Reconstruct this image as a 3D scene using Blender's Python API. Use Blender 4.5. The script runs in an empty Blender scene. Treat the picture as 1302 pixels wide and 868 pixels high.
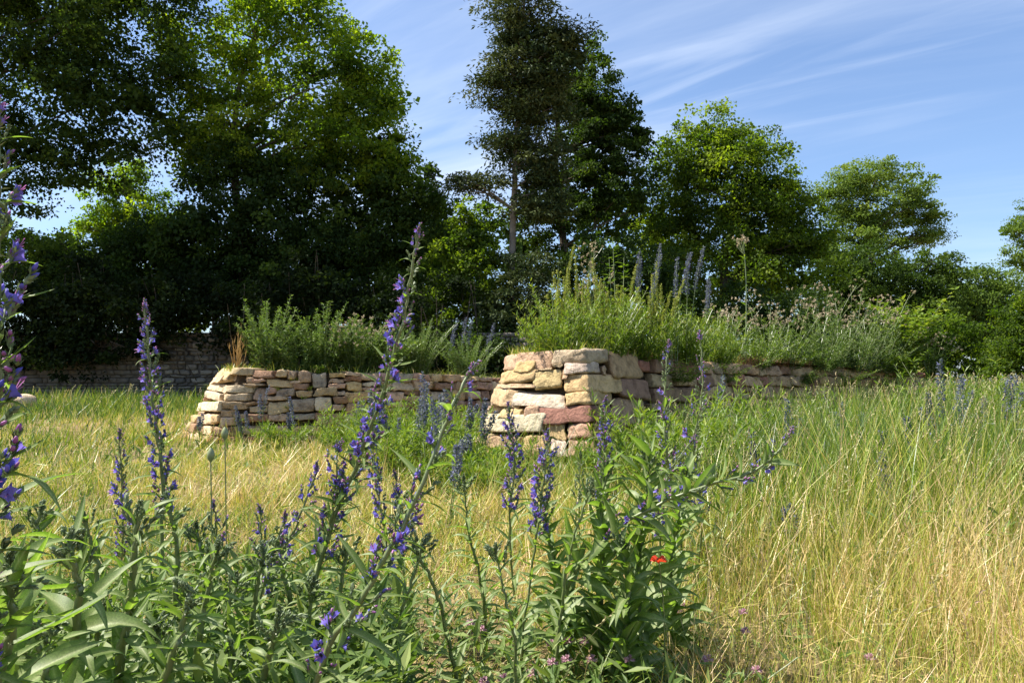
import bpy, math, random
import numpy as np
from mathutils import Vector, Matrix, noise

# ------------------------------------------------------------------ camera, sky, sun, exposure
C = bpy.context.scene.collection
scene = bpy.context.scene
F, CX, CY, HOR = 1000.0, 651.0, 434.0, 487.0          # photo scale (1302 px wide), horizon row
CAMZ = 0.80
PITCH = math.atan((HOR - CY) / F)
cp, sp = math.cos(PITCH), math.sin(PITCH)
cam = bpy.data.cameras.new('camera')
cam.sensor_width = 36.0
cam.lens = 36.0 * F / 1302.0
cam.clip_start, cam.clip_end = 0.05, 2000.0
camo = bpy.data.objects.new('camera', cam)
camo.location = (0, 0, CAMZ)
camo.rotation_euler = (math.pi / 2 + PITCH, 0, 0)
C.objects.link(camo)
scene.camera = camo
scene.view_settings.view_transform = 'Standard'
scene.view_settings.look = 'None'
scene.view_settings.gamma = 1.0
scene.view_settings.exposure = 1.18
scene.cycles.max_bounces = 7
scene.cycles.diffuse_bounces = 3
scene.cycles.transmission_bounces = 4
scene.cycles.transparent_max_bounces = 4
scene.cycles.caustics_reflective = False
scene.cycles.caustics_refractive = False

SUN = Vector((-0.56, 0.05, 0.83)).normalized()       # towards the sun
SUN_EL = math.asin(SUN.z)
SUN_ROT = math.atan2(SUN.x, SUN.y)
sl = bpy.data.lights.new('sun', 'SUN')
sl.energy = 5.0
sl.angle = math.radians(0.5)
sl.color = (1.0, 0.94, 0.84)
so = bpy.data.objects.new('sun', sl)
so.rotation_euler = (-SUN).to_track_quat('-Z', 'Y').to_euler()
so.location = (-20, 5, 30)
C.objects.link(so)

def build_world():
    w = bpy.data.worlds.new('World')
    scene.world = w
    w.use_nodes = True
    nt = w.node_tree
    nt.nodes.clear()
    N = lambda t, **k: nt.nodes.new(t)
    out = N('ShaderNodeOutputWorld'); bg = N('ShaderNodeBackground')
    sky = N('ShaderNodeTexSky')
    sky.sky_type = 'NISHITA'
    sky.sun_disc = False
    sky.sun_elevation = SUN_EL
    sky.sun_rotation = SUN_ROT
    sky.air_density = 1.0; sky.dust_density = 1.2; sky.ozone_density = 2.2
    bg.inputs['Strength'].default_value = 0.084
    tc = N('ShaderNodeTexCoord')
    sep = N('ShaderNodeSeparateXYZ')
    nt.links.new(tc.outputs['Generated'], sep.inputs[0])
    def math_(op, a, b=None):
        m = N('ShaderNodeMath'); m.operation = op
        for i, v in enumerate((a, b)):
            if v is None: continue
            if isinstance(v, (int, float)): m.inputs[i].default_value = v
            else: nt.links.new(v, m.inputs[i])
        return m.outputs[0]
    zc = math_('ADD', math_('MAXIMUM', sep.outputs['Z'], 0.0), 0.18)
    px = math_('DIVIDE', sep.outputs['X'], zc)
    py = math_('DIVIDE', sep.outputs['Y'], zc)
    comb = N('ShaderNodeCombineXYZ')
    nt.links.new(px, comb.inputs[0]); nt.links.new(py, comb.inputs[1])
    def layer(rot, scl, seed, lo, hi, detail=7, dist=0.5):
        mp = N('ShaderNodeMapping'); mp.vector_type = 'TEXTURE'
        mp.inputs['Rotation'].default_value = (0, 0, math.radians(rot))
        mp.inputs['Scale'].default_value = scl
        mp.inputs['Location'].default_value = (seed, seed * 0.7, 0)
        nt.links.new(comb.outputs[0], mp.inputs[0])
        no = N('ShaderNodeTexNoise')
        no.inputs['Scale'].default_value = 1.0; no.inputs['Detail'].default_value = detail
        no.inputs['Roughness'].default_value = 0.55; no.inputs['Distortion'].default_value = dist
        nt.links.new(mp.outputs[0], no.inputs['Vector'])
        mr = N('ShaderNodeMapRange'); mr.interpolation_type = 'SMOOTHSTEP'
        mr.inputs['From Min'].default_value = lo; mr.inputs['From Max'].default_value = hi
        nt.links.new(no.outputs['Fac'], mr.inputs['Value'])
        return mr.outputs[0]
    a = layer(-28, (2.6, 0.55, 1), 3.1, 0.40, 0.82)
    b = layer(-38, (1.1, 0.16, 1), 7.7, 0.44, 0.80, 10, 1.6)
    c = layer(10, (2.2, 1.8, 1), 1.9, 0.38, 0.75, 3, 0.2)
    fac = math_('ADD', math_('MULTIPLY', a, 0.55), math_('MULTIPLY', math_('MULTIPLY', b, c), 0.30))
    fac = math_('MINIMUM', math_('ADD', fac, 0.035), 0.8)
    mix = N('ShaderNodeMix'); mix.data_type = 'RGBA'
    nt.links.new(fac, mix.inputs['Factor'])
    tint = N('ShaderNodeMix'); tint.data_type = 'RGBA'; tint.blend_type = 'MULTIPLY'
    tint.inputs['Factor'].default_value = 1.0
    tint.inputs['B'].default_value = (0.90, 1.0, 1.13, 1)
    nt.links.new(sky.outputs[0], tint.inputs['A'])
    nt.links.new(tint.outputs['Result'], mix.inputs['A'])
    mix.inputs['B'].default_value = (5.4, 6.0, 7.0, 1)
    nt.links.new(mix.outputs['Result'], bg.inputs['Color'])
    nt.links.new(bg.outputs[0], out.inputs[0])
build_world()

# ------------------------------------------------------------------ geometry helpers
def W(px, py, D):
    """World point at forward distance D (metres) seen at photo position (px, py)."""
    u = (px - CX) / F; v = (CY - py) / F
    d = np.array((u, cp - v * sp, sp + v * cp))
    return np.array((0, 0, CAMZ)) + d * (D / d[1])

def gz(x, y):
    x = np.asarray(x, float); y = np.asarray(y, float)
    return (0.010 * np.clip(y - 14, 0, 40) + 0.025 * np.sin(x * 0.9 + 1.3) * np.cos(y * 0.7)
            + 0.012 * np.sin(x * 2.7 + y * 1.9))

def gp(px, D):
    x = (px - CX) / F * D
    return np.array((x, D, float(gz(x, D))))

class MB:
    """Collects vertices, quads and triangles and links them as ONE mesh object."""
    def __init__(self):
        self.V, self.VAR, self.Q, self.T, self.QM, self.TM, self.n = [], [], [], [], [], [], 0
    def add(self, V, Q=None, T=None, var=0.5, mat=0):
        V = np.asarray(V, float).reshape(-1, 3)
        self.V.append(V)
        self.VAR.append(np.broadcast_to(np.asarray(var, float), (len(V),)))
        if Q is not None and len(Q):
            Q = np.asarray(Q, int); self.Q.append(Q + self.n); self.QM.append(np.full(len(Q), mat))
        if T is not None and len(T):
            T = np.asarray(T, int); self.T.append(T + self.n); self.TM.append(np.full(len(T), mat))
        self.n += len(V)
    def mesh(self, name, mats, origin=(0, 0, 0), smooth=False):
        me = bpy.data.meshes.new(name)
        V = np.concatenate(self.V) - np.asarray(origin, float)
        Q = np.concatenate(self.Q) if self.Q else np.zeros((0, 4), int)
        T = np.concatenate(self.T) if self.T else np.zeros((0, 3), int)
        me.vertices.add(len(V)); me.vertices.foreach_set('co', V.astype(np.float32).ravel())
        me.loops.add(Q.size + T.size)
        me.loops.foreach_set('vertex_index', np.concatenate((Q.ravel(), T.ravel())).astype(np.int32))
        nf = len(Q) + len(T)
        me.polygons.add(nf)
        st = np.concatenate((np.arange(len(Q)) * 4, Q.size + np.arange(len(T)) * 3)).astype(np.int32)
        me.polygons.foreach_set('loop_start', st)
        mi = np.concatenate((np.concatenate(self.QM) if self.QM else np.zeros(0),
                             np.concatenate(self.TM) if self.TM else np.zeros(0))).astype(np.int32)
        me.polygons.foreach_set('material_index', mi)
        me.polygons.foreach_set('use_smooth', np.full(nf, smooth))
        at = me.attributes.new('var', 'FLOAT', 'POINT')
        at.data.foreach_set('value', np.concatenate(self.VAR).astype(np.float32))
        for m in (mats if isinstance(mats, (list, tuple)) else [mats]): me.materials.append(m)
        me.update(calc_edges=True)
        return me
    def build(self, name, mats, parent=None, origin=(0, 0, 0), smooth=False):
        me = self.mesh(name, mats, origin, smooth)
        return link(name, me, parent, None if parent else origin)

def link(name, me, parent=None, loc=None, mat=None):
    o = bpy.data.objects.new(name, me)
    C.objects.link(o)
    if parent is not None: o.parent = parent
    if loc is not None: o.location = loc
    if mat is not None: o.matrix_basis = mat
    return o

def tag(o, label=None, cat=None, group=None, kind=None):
    if label: o['label'] = label
    if cat: o['category'] = cat
    if group: o['group'] = group
    if kind: o['kind'] = kind
    return o

def thing(name, label, cat, loc, group=None):
    o = bpy.data.objects.new(name, None)
    o.empty_display_size = 0.1
    C.objects.link(o); o.location = loc
    return tag(o, label, cat, group)

def unit(A):
    return A / np.maximum(np.linalg.norm(A, axis=-1, keepdims=True), 1e-9)

def rdirs(n, rng):
    return unit(rng.normal(size=(n, 3)))

def leaves(mb, P, A, Nn, L, Wd, var, mat=0, fold=0.18, mid=0.45):
    """One folded diamond leaf per row: P base, A direction, Nn rough normal."""
    A = unit(A); B = unit(np.cross(Nn, A)); Nn = np.cross(A, B)
    L = np.broadcast_to(L, (len(P),))[:, None]; Wd = np.broadcast_to(Wd, (len(P),))[:, None]
    V = np.stack((P, P + A * L * mid + B * Wd * .5 + Nn * Wd * fold, P + A * L,
                  P + A * L * mid - B * Wd * .5 + Nn * Wd * fold), 1)
    Q = np.arange(len(P) * 4).reshape(-1, 4)
    mb.add(V.reshape(-1, 3), Q=Q, var=np.repeat(np.broadcast_to(var, (len(P),)), 4), mat=mat)

def blades(mb, P, h, lean, width, var, K, rng, mat=0, sag=0.0):
    """Grass blades: P base, h height, lean (n,2) horizontal bend as a share of the height."""
    n = len(P)
    ang = rng.uniform(0, math.pi, n)
    B = np.stack((np.cos(ang), np.sin(ang), np.zeros(n)), 1)
    rows = []
    for k in range(K + 1):
        t = k / K
        c = P.copy()
        c[:, 2] += h * (t - sag * t * t)
        c[:, :2] += lean * (h * t ** 1.8)[:, None]
        wk = (width * (1.0 - 0.88 * t ** 1.4))[:, None] * .5
        rows += [c - B * wk, c + B * wk]
    V = np.stack(rows, 1).reshape(-1, 3)
    m = 2 * (K + 1)
    base = np.arange(n)[:, None] * m
    Q = np.concatenate([base + np.array((2 * k, 2 * k + 1, 2 * k + 3, 2 * k + 2)) for k in range(K)])
    mb.add(V, Q=Q, var=np.repeat(var, m), mat=mat)

def tube(mb, pts, radii, sides=6, var=0.5, mat=0):
    pts = np.asarray(pts, float); n = len(pts)
    radii = np.broadcast_to(np.asarray(radii, float), (n,))
    tan = unit(np.gradient(pts, axis=0))
    ref = np.array((0.31, 0.95, 0.02)) if abs(tan[0][1]) < .9 else np.array((1.0, 0, 0))
    B = unit(np.cross(tan, ref)); Nn = np.cross(tan, B)
    a = np.arange(sides) * 2 * math.pi / sides
    V = (pts[:, None] + radii[:, None, None] * (np.cos(a)[None, :, None] * B[:, None] + np.sin(a)[None, :, None] * Nn[:, None])).reshape(-1, 3)
    Q = [(i * sides + j, i * sides + (j + 1) % sides, (i + 1) * sides + (j + 1) % sides, (i + 1) * sides + j)
         for i in range(n - 1) for j in range(sides)]
    mb.add(V, Q=Q, var=var, mat=mat)

def curve(pts, n):
    """Catmull-Rom through pts, n samples."""
    P = np.asarray(pts, float)
    P = np.vstack((2 * P[0] - P[1], P, 2 * P[-1] - P[-2]))
    m = len(P) - 3
    out = []
    for t in np.linspace(0, m - 1e-6, n):
        i = int(t); f = t - i
        a, b, c, d = P[i:i + 4]
        out.append(.5 * ((2 * b) + (c - a) * f + (2 * a - 5 * b + 4 * c - d) * f * f + (3 * b - a - 3 * c + d) * f ** 3))
    return np.array(out)

# ------------------------------------------------------------------ materials
def newmat(name):
    m = bpy.data.materials.new(name); m.use_nodes = True
    m.node_tree.nodes.clear()
    return m, m.node_tree

def leafmat(name, stops, trans=0.4, tcol=(1.25, 1.25, 0.7), gloss=0.02, rough=0.55, nscale=0.0):
    """Leaf: colour from the per-leaf attribute 'var', part diffuse, part translucent, a little gloss."""
    m, nt = newmat(name)
    N = nt.nodes.new; Lk = nt.links.new
    out = N('ShaderNodeOutputMaterial')
    at = N('ShaderNodeAttribute'); at.attribute_name = 'var'
    ramp = N('ShaderNodeValToRGB')
    el = ramp.color_ramp.elements
    el[0].position, el[0].color = stops[0][0], (*stops[0][1], 1)
    el[1].position, el[1].color = stops[-1][0], (*stops[-1][1], 1)
    for p, c in stops[1:-1]:
        e = el.new(p); e.color = (*c, 1)
    Lk(at.outputs['Fac'], ramp.inputs[0])
    col = ramp.outputs[0]
    if nscale:
        tcn = N('ShaderNodeTexCoord'); no = N('ShaderNodeTexNoise'); no.inputs['Scale'].default_value = nscale
        no.inputs['Detail'].default_value = 4
        Lk(tcn.outputs['Object'], no.inputs['Vector'])
        mr = N('ShaderNodeMapRange'); mr.inputs['From Min'].default_value = .3; mr.inputs['From Max'].default_value = .7
        mr.inputs['To Min'].default_value = .72; mr.inputs['To Max'].default_value = 1.25
        Lk(no.outputs['Fac'], mr.inputs['Value'])
        mm = N('ShaderNodeMix'); mm.data_type = 'RGBA'; mm.blend_type = 'MULTIPLY'; mm.inputs['Factor'].default_value = 1
        Lk(col, mm.inputs['A']); Lk(mr.outputs[0], mm.inputs['B'])
        col = mm.outputs['Result']
    d = N('ShaderNodeBsdfDiffuse'); t = N('ShaderNodeBsdfTranslucent'); g = N('ShaderNodeBsdfGlossy')
    g.inputs['Roughness'].default_value = rough
    Lk(col, d.inputs['Color'])
    tm = N('ShaderNodeMix'); tm.data_type = 'RGBA'; tm.blend_type = 'MULTIPLY'; tm.inputs['Factor'].default_value = 1
    tm.inputs['B'].default_value = (*tcol, 1)
    Lk(col, tm.inputs['A']); Lk(tm.outputs['Result'], t.inputs['Color'])
    m1 = N('ShaderNodeMixShader'); m1.inputs[0].default_value = trans
    Lk(d.outputs[0], m1.inputs[1]); Lk(t.outputs[0], m1.inputs[2])
    m2 = N('ShaderNodeMixShader'); m2.inputs[0].default_value = gloss
    Lk(m1.outputs[0], m2.inputs[1]); Lk(g.outputs[0], m2.inputs[2])
    Lk(m2.outputs[0], out.inputs[0])
    return m

def roughmat(name, c1, c2, scale=6.0, bump=0.4, bscale=None, rough=0.9, objcol=False, c3=None):
    m, nt = newmat(name)
    N = nt.nodes.new; Lk = nt.links.new
    out = N('ShaderNodeOutputMaterial'); b = N('ShaderNodeBsdfPrincipled')
    b.inputs['Roughness'].default_value = rough
    b.inputs['Specular IOR Level'].default_value = 0.2
    tc = N('ShaderNodeTexCoord')
    vec = tc.outputs['Object']
    if objcol:                                              # alike pieces: shift the grain by each piece's own random number
        oi = N('ShaderNodeObjectInfo')
        ad = N('ShaderNodeVectorMath'); ad.operation = 'ADD'
        sc = N('ShaderNodeMath'); sc.operation = 'MULTIPLY'; sc.inputs[1].default_value = 40
        Lk(oi.outputs['Random'], sc.inputs[0]); Lk(vec, ad.inputs[0]); Lk(sc.outputs[0], ad.inputs[1])
        vec = ad.outputs[0]
    no = N('ShaderNodeTexNoise'); no.inputs['Scale'].default_value = scale; no.inputs['Detail'].default_value = 7
    no.inputs['Roughness'].default_value = .65
    Lk(vec, no.inputs['Vector'])
    ramp = N('ShaderNodeValToRGB')
    el = ramp.color_ramp.elements
    el[0].position, el[0].color = .32, (*c1, 1)
    el[1].position, el[1].color = .68, (*c2, 1)
    if c3:
        e = el.new(.5); e.color = (*c3, 1)
    Lk(no.outputs['Fac'], ramp.inputs[0])
    col = ramp.outputs[0]
    if objcol:
        mm = N('ShaderNodeMix'); mm.data_type = 'RGBA'; mm.blend_type = 'MULTIPLY'; mm.inputs['Factor'].default_value = 1
        Lk(col, mm.inputs['A']); Lk(oi.outputs['Color'], mm.inputs['B'])
        col = mm.outputs['Result']
    Lk(col, b.inputs['Base Color'])
    n2 = N('ShaderNodeTexNoise'); n2.inputs['Scale'].default_value = bscale or scale * 4
    n2.inputs['Detail'].default_value = 8; n2.inputs['Roughness'].default_value = .7
    Lk(vec, n2.inputs['Vector'])
    bu = N('ShaderNodeBump'); bu.inputs['Strength'].default_value = bump; bu.inputs['Distance'].default_value = .045
    Lk(n2.outputs['Fac'], bu.inputs['Height']); Lk(bu.outputs[0], b.inputs['Normal'])
    Lk(b.outputs[0], out.inputs[0])
    return m

M_stone = roughmat('stone', (.52, .48, .44), (1.34, 1.28, 1.18), 10, 1.0, 30, objcol=True, c3=(1.08, 1.02, .95))
M_oldstone = roughmat('old_stone', (.7, .7, .7), (1.1, 1.08, 1.0), 4, .8, 12, objcol=True)
M_soil = roughmat('soil', (.05, .035, .022), (.12, .085, .05), 5, .8, 30)
M_mortar = roughmat('old_mortar', (.10, .085, .07), (.19, .16, .13), 1.5, .6, 8)
M_ground = roughmat('dry_ground', (.11, .08, .04), (.36, .26, .13), 3.0, .9, 25, c3=(.23, .17, .08))
M_bark = roughmat('bark', (.045, .036, .026), (.12, .10, .075), 3, .9, 9)
M_palebark = roughmat('pale_bark', (.14, .115, .09), (.27, .23, .18), 2.5, .9, 8)

GRASS = [(0, (.055, .115, .008)), (.3, (.20, .30, .022)), (.55, (.41, .41, .065)), (.75, (.59, .465, .18)), (1, (.68, .48, .27))]
M_grass = leafmat('grass', GRASS, .27, (1.25, 1.25, .65), .05, .4)
M_seed = leafmat('grass_seed', [(0, (.30, .30, .12)), (.5, (.48, .41, .21)), (1, (.40, .27, .15))], .3, (1, 1, .9), .03)
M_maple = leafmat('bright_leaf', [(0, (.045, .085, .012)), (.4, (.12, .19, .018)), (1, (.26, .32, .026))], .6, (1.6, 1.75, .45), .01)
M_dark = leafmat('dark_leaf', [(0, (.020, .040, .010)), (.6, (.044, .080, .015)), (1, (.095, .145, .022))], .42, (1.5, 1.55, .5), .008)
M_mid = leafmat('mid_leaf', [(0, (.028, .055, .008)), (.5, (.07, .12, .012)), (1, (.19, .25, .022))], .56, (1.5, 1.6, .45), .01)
M_locust = leafmat('locust_leaf', [(0, (.07, .12, .024)), (.6, (.14, .21, .036)), (1, (.20, .26, .045))], .42, (1.3, 1.35, .6), .01)
M_needle = leafmat('needle', [(0, (.016, .030, .009)), (.5, (.042, .066, .020)), (1, (.095, .115, .038))], .2, (1.2, 1.2, .7), .02, .5)
M_bluegreen = leafmat('grey_green_leaf', [(0, (.05, .10, .020)), (.6, (.12, .185, .042)), (1, (.23, .28, .085))], .36, (1.2, 1.3, .5), .02, .5)
M_fresh = leafmat('fresh_leaf', [(0, (.055, .11, .014)), (.5, (.12, .20, .024)), (1, (.26, .31, .045))], .42, (1.25, 1.3, .5), .02, .4)
M_weld = leafmat('weld_spike', [(0, (.20, .25, .035)), (1, (.42, .42, .08))], .3, (1.1, 1.1, .7), .03)
M_bluespike = leafmat('blue_spike', [(0, (.085, .11, .085)), (.5, (.14, .16, .19)), (1, (.20, .20, .38))], .3, (1, 1, 1), .03)
M_pale = leafmat('pale_seedhead', [(0, (.25, .21, .12)), (.5, (.42, .34, .22)), (1, (.58, .50, .33))], .3, (1, 1, .95), .02)
M_rust = leafmat('rusty_stalk', [(0, (.15, .07, .035)), (.5, (.27, .13, .06)), (1, (.42, .24, .12))], .2, (1, 1, .9), .04)
M_ochre = leafmat('ochre_stalk', [(0, (.26, .15, .05)), (.5, (.42, .26, .09)), (1, (.52, .36, .15))], .2, (1, 1, .9), .03)
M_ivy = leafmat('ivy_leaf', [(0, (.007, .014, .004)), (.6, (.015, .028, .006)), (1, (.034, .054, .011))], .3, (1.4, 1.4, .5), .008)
M_stem = leafmat('green_stem', [(0, (.07, .10, .03)), (.5, (.17, .21, .075)), (1, (.28, .31, .14))], .12, (1, 1, .8), .08, .4)
M_hero = leafmat('bugloss_leaf', [(0, (.085, .145, .028)), (.55, (.145, .21, .055)), (.9, (.22, .275, .10)), (1, (.32, .36, .17))], .42, (1.25, 1.6, .4), .028, .5, 55)
M_petal = leafmat('violet_petal', [(0, (.08, .075, .33)), (.5, (.14, .135, .52)), (1, (.32, .25, .68))], .4, (1.1, 1, 1.2), .03)
M_bud = leafmat('pink_bud', [(0, (.24, .06, .28)), (1, (.55, .22, .50))], .35, (1, 1, 1), .05)
M_calyx = leafmat('hairy_calyx', [(0, (.06, .10, .035)), (.6, (.15, .205, .085)), (1, (.29, .33, .18))], .25, (1, 1.1, .8), .06)
M_poppy = leafmat('poppy_petal', [(0, (.75, .035, .012)), (1, (.85, .10, .03))], .45, (1, 1, 1), .04)
M_clover = leafmat('clover_pink', [(0, (.42, .20, .27)), (1, (.68, .45, .50))], .3, (1, 1, 1), .03)
M_white = leafmat('white_petal', [(0, (.6, .6, .5)), (1, (.8, .8, .74))], .3, (1, 1, 1), .03)

# ------------------------------------------------------------------ ground
def build_ground():
    mb = MB()
    xs = np.concatenate((np.linspace(-600, -40, 12), np.linspace(-36, 36, 97), np.linspace(40, 600, 12)))
    ys = np.concatenate((np.linspace(-300, -8, 8), np.linspace(-6, 60, 100), np.linspace(70, 900, 14)))
    X, Y = np.meshgrid(xs, ys)
    Z = gz(X, Y)
    V = np.stack((X, Y, Z), -1).reshape(-1, 3)
    nx, ny = len(xs), len(ys)
    i = np.arange(nx * (ny - 1)).reshape(ny - 1, nx)[:, :-1].ravel()
    mb.add(V, Q=np.stack((i, i + 1, i + nx + 1, i + nx), 1))
    tag(mb.build('ground', M_ground, smooth=True), kind='structure')
build_ground()

# ------------------------------------------------------------------ dry stone walls
class Wall:
    """Wall space: s along the path (left to right seen from outside), d into the wall, z up."""
    def __init__(self, pts, tops, batter):
        self.P = np.asarray(pts, float); self.tops = np.asarray(tops, float); self.b = np.asarray(batter, float)
        seg = np.diff(self.P, axis=0); L = np.linalg.norm(seg, axis=1)
        self.S = np.concatenate(((0,), np.cumsum(L)))
        n = np.stack((seg[:, 1], -seg[:, 0]), 1) / L[:, None]
        m = [n[0]] + [(n[i] + n[i + 1]) / (1 + n[i] @ n[i + 1]) for i in range(len(n) - 1)] + [n[-1]]
        self.M = np.array(m)
    def top(self, s): return np.interp(s, self.S, self.tops)
    def at(self, s, d, z):
        s, d, z = (np.asarray(v, float) for v in (s, d, z))
        x = np.interp(s, self.S, self.P[:, 0]); y = np.interp(s, self.S, self.P[:, 1])
        mx = np.interp(s, self.S, self.M[:, 0]); my = np.interp(s, self.S, self.M[:, 1])
        off = np.interp(s, self.S, self.b) * (self.top(s) - z) - d
        return np.stack((x + mx * off, y + my * off, z + 0 * x), -1)
    def table(self):
        s = np.linspace(0, self.S[-1], 700); z = np.linspace(-0.2, 1.3, 300)
        Sg, Zg = np.meshgrid(s, z)
        p = self.at(Sg, 0, Zg)
        dy = p[..., 1]; dz = p[..., 2] - CAMZ
        depth = dy * cp + dz * sp
        self.tpx = CX + F * p[..., 0] / depth; self.tpy = CY - F * (-dy * sp + dz * cp) / depth
        self.tn = Sg, Zg
    def find(self, px, py, slo=0, shi=1e9):
        Sg, Zg = self.tn
        e = (self.tpx - px) ** 2 + (self.tpy - py) ** 2 + 1e6 * ((Sg < slo) | (Sg > shi))
        k = np.argmin(e)
        return Sg.ravel()[k], Zg.ravel()[k]

def cube_grid(nx, ny, nz):
    """Unit cube surface [-1,1]^3 as a grid; returns points and quads."""
    pts, idx, quads = [], {}, []
    def vid(i, j, k):
        if (i, j, k) not in idx:
            idx[(i, j, k)] = len(pts)
            pts.append((2 * i / nx - 1, 2 * j / ny - 1, 2 * k / nz - 1))
        return idx[(i, j, k)]
    for i in range(nx):
        for j in range(ny):
            quads.append([vid(i, j, 0), vid(i, j + 1, 0), vid(i + 1, j + 1, 0), vid(i + 1, j, 0)])
            quads.append([vid(i, j, nz), vid(i + 1, j, nz), vid(i + 1, j + 1, nz), vid(i, j + 1, nz)])
        for k in range(nz):
            quads.append([vid(i, 0, k), vid(i + 1, 0, k), vid(i + 1, 0, k + 1), vid(i, 0, k + 1)])
            quads.append([vid(i, ny, k), vid(i, ny, k + 1), vid(i + 1, ny, k + 1), vid(i + 1, ny, k)])
    for j in range(ny):
        for k in range(nz):
            quads.append([vid(0, j, k), vid(0, j, k + 1), vid(0, j + 1, k + 1), vid(0, j + 1, k)])
            quads.append([vid(nx, j, k), vid(nx, j + 1, k), vid(nx, j + 1, k + 1), vid(nx, j, k + 1)])
    return np.array(pts), np.array(quads)
GRIDS = {}
def stone_at(wall, parent, s0, s1, z0, z1, col, rng, fine=True, gap=0.006, depth=0.26, rough=0.016):
    key = (11, 4, 7) if fine else (7, 3, 5)
    if key not in GRIDS: GRIDS[key] = cube_grid(*key)
    P, Q = GRIDS[key]
    cs, cz = (s0 + s1) / 2, (z0 + z1) / 2
    hs, hz = (s1 - s0) / 2 - gap, (z1 - z0) / 2 - gap
    s_k = [x for x in wall.S if s0 + .04 < x < s1 - .04]
    hd = depth / 2
    hv = np.array((hs, hd, hz)); rr = min(hs, hz) * rng.uniform(.18, .42)
    e = np.clip(rr / hv, .05, .8)
    n3 = np.array(key)
    U = np.abs(P); step = 2 / n3
    U = np.where(U > 1 - 1e-6, 1, np.where(U > 1 - step - 1e-6, np.maximum(1 - e * .9, 1 - step), U)) * np.sign(P)   # rings close to the arrises
    q = U * hv
    core = np.clip(q, -(hv - rr), hv - rr); dv = q - core
    ln = np.linalg.norm(dv, axis=1, keepdims=True)
    q = core + dv / np.maximum(ln, 1e-9) * np.minimum(ln, rr)
    a, cc = q[:, 0] / hs, q[:, 2] / hz
    # an irregular four-sided outline
    k4 = rng.normal(0, .13, (4, 2)) * np.array((min(hs, .12) * 1.2, hz * .9))
    wts = np.stack(((1 - a) * (1 - cc), (1 + a) * (1 - cc), (1 + a) * (1 + cc), (1 - a) * (1 + cc)), 1) / 4
    sh = wts @ k4
    tilt = rng.normal(0, .045)
    s = cs + q[:, 0] + sh[:, 0]
    z = cz + q[:, 2] + sh[:, 1] + tilt * q[:, 0]
    s_k = [x for x in wall.S if s0 + .04 < x < s1 - .04]
    if s_k:                                                  # snap the nearest ring of vertices onto the wall's corner
        ring = np.abs(U[:, 0] * hs + cs - s_k[0]); r0 = ring.min()
        s = np.where(ring < r0 + 1e-6, s_k[0], s)
    proud = rng.uniform(-.015, .03)
    face = rng.normal(0, .17, 2)                             # the face is dressed a little askew
    d = q[:, 1] + hd - proud + np.where(q[:, 1] < 0, 1, 0) * (face[0] * q[:, 2] + face[1] * .4 * q[:, 0])
    V = wall.at(s, d, z)
    off = rng.uniform(0, 100, 3)
    nz_ = np.array([noise.noise_vector(Vector(v * 7 + off)) for v in V])
    n2 = np.array([noise.noise_vector(Vector(v * 24 + off)) for v in V])
    n3_ = np.array([noise.noise(Vector(v * np.array((9, 9, 16)) + off)) for v in V])
    V = V + nz_ * rough * 1.2 + n2 * rough * .9 + (np.round(n3_ * 3) / 3)[:, None] * nz_ * rough * 1.2
    o = V.mean(0)
    mb = MB(); mb.add(V, Q=Q)
    ob = mb.build('stone', M_stone, parent, o, smooth=True)
    ob.location = o - np.array(parent.location)
    ob.color = (*col, 1)
    return ob

CREAM, TAN, YEL, PINK, RED, BROWN, GREY, WHITE = ((.60, .48, .34), (.48, .36, .23), (.57, .43, .23), (.50, .335, .235), (.33, .175, .125),
                                           (.33, .215, .14), (.37, .32, .235), (.64, .55, .43))
BUFF = (.55, .40, .24)
PALETTE = [CREAM] * 4 + [TAN] * 5 + [YEL] * 3 + [PINK] * 3 + [RED] + [BROWN] * 3 + [GREY] * 2
def jit(c, rng): 
    f = rng.uniform(.88, 1.12)
    return tuple(float(np.clip(x * f * rng.uniform(.95, 1.05), 0, 1)) for x in c)

def courses(wall, parent, s_from, s_to, z_from, z_to_gap, rng, palette, hmin=.10, hmax=.17, lmin=.16, lmax=.42, fine=False, taken=None):
    z = z_from
    top = max(wall.top(s_from), wall.top(s_to))
    while z < top - .03:
        h = rng.uniform(hmin, hmax)
        s = s_from - rng.uniform(0, .12)
        while s < s_to:
            l = rng.uniform(lmin, lmax)
            zt = min(z + h, float(wall.top(s + l / 2)) - z_to_gap)
            s2 = min(s + l, s_to + .02)
            if zt - z > .045 and s2 - s > .06:
                mid = (s + s2) / 2, (z + zt) / 2
                if taken is None or not any(a0 < mid[0] < a1 and b0 < mid[1] < b1 for a0, a1, b0, b1 in taken):
                    if zt - z > .13 and l < .3 and rng.random() < .22:
                        zm = z + (zt - z) * rng.uniform(.4, .6)
                        stone_at(wall, parent, s, s2, z, zm, jit(palette[rng.integers(len(palette))], rng), rng, fine)
                        stone_at(wall, parent, s, s2, zm, zt, jit(palette[rng.integers(len(palette))], rng), rng, fine)
                    else:
                        stone_at(wall, parent, s, s2, z, zt, jit(palette[rng.integers(len(palette))], rng), rng, fine)
            s = s2
        z += h

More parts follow.
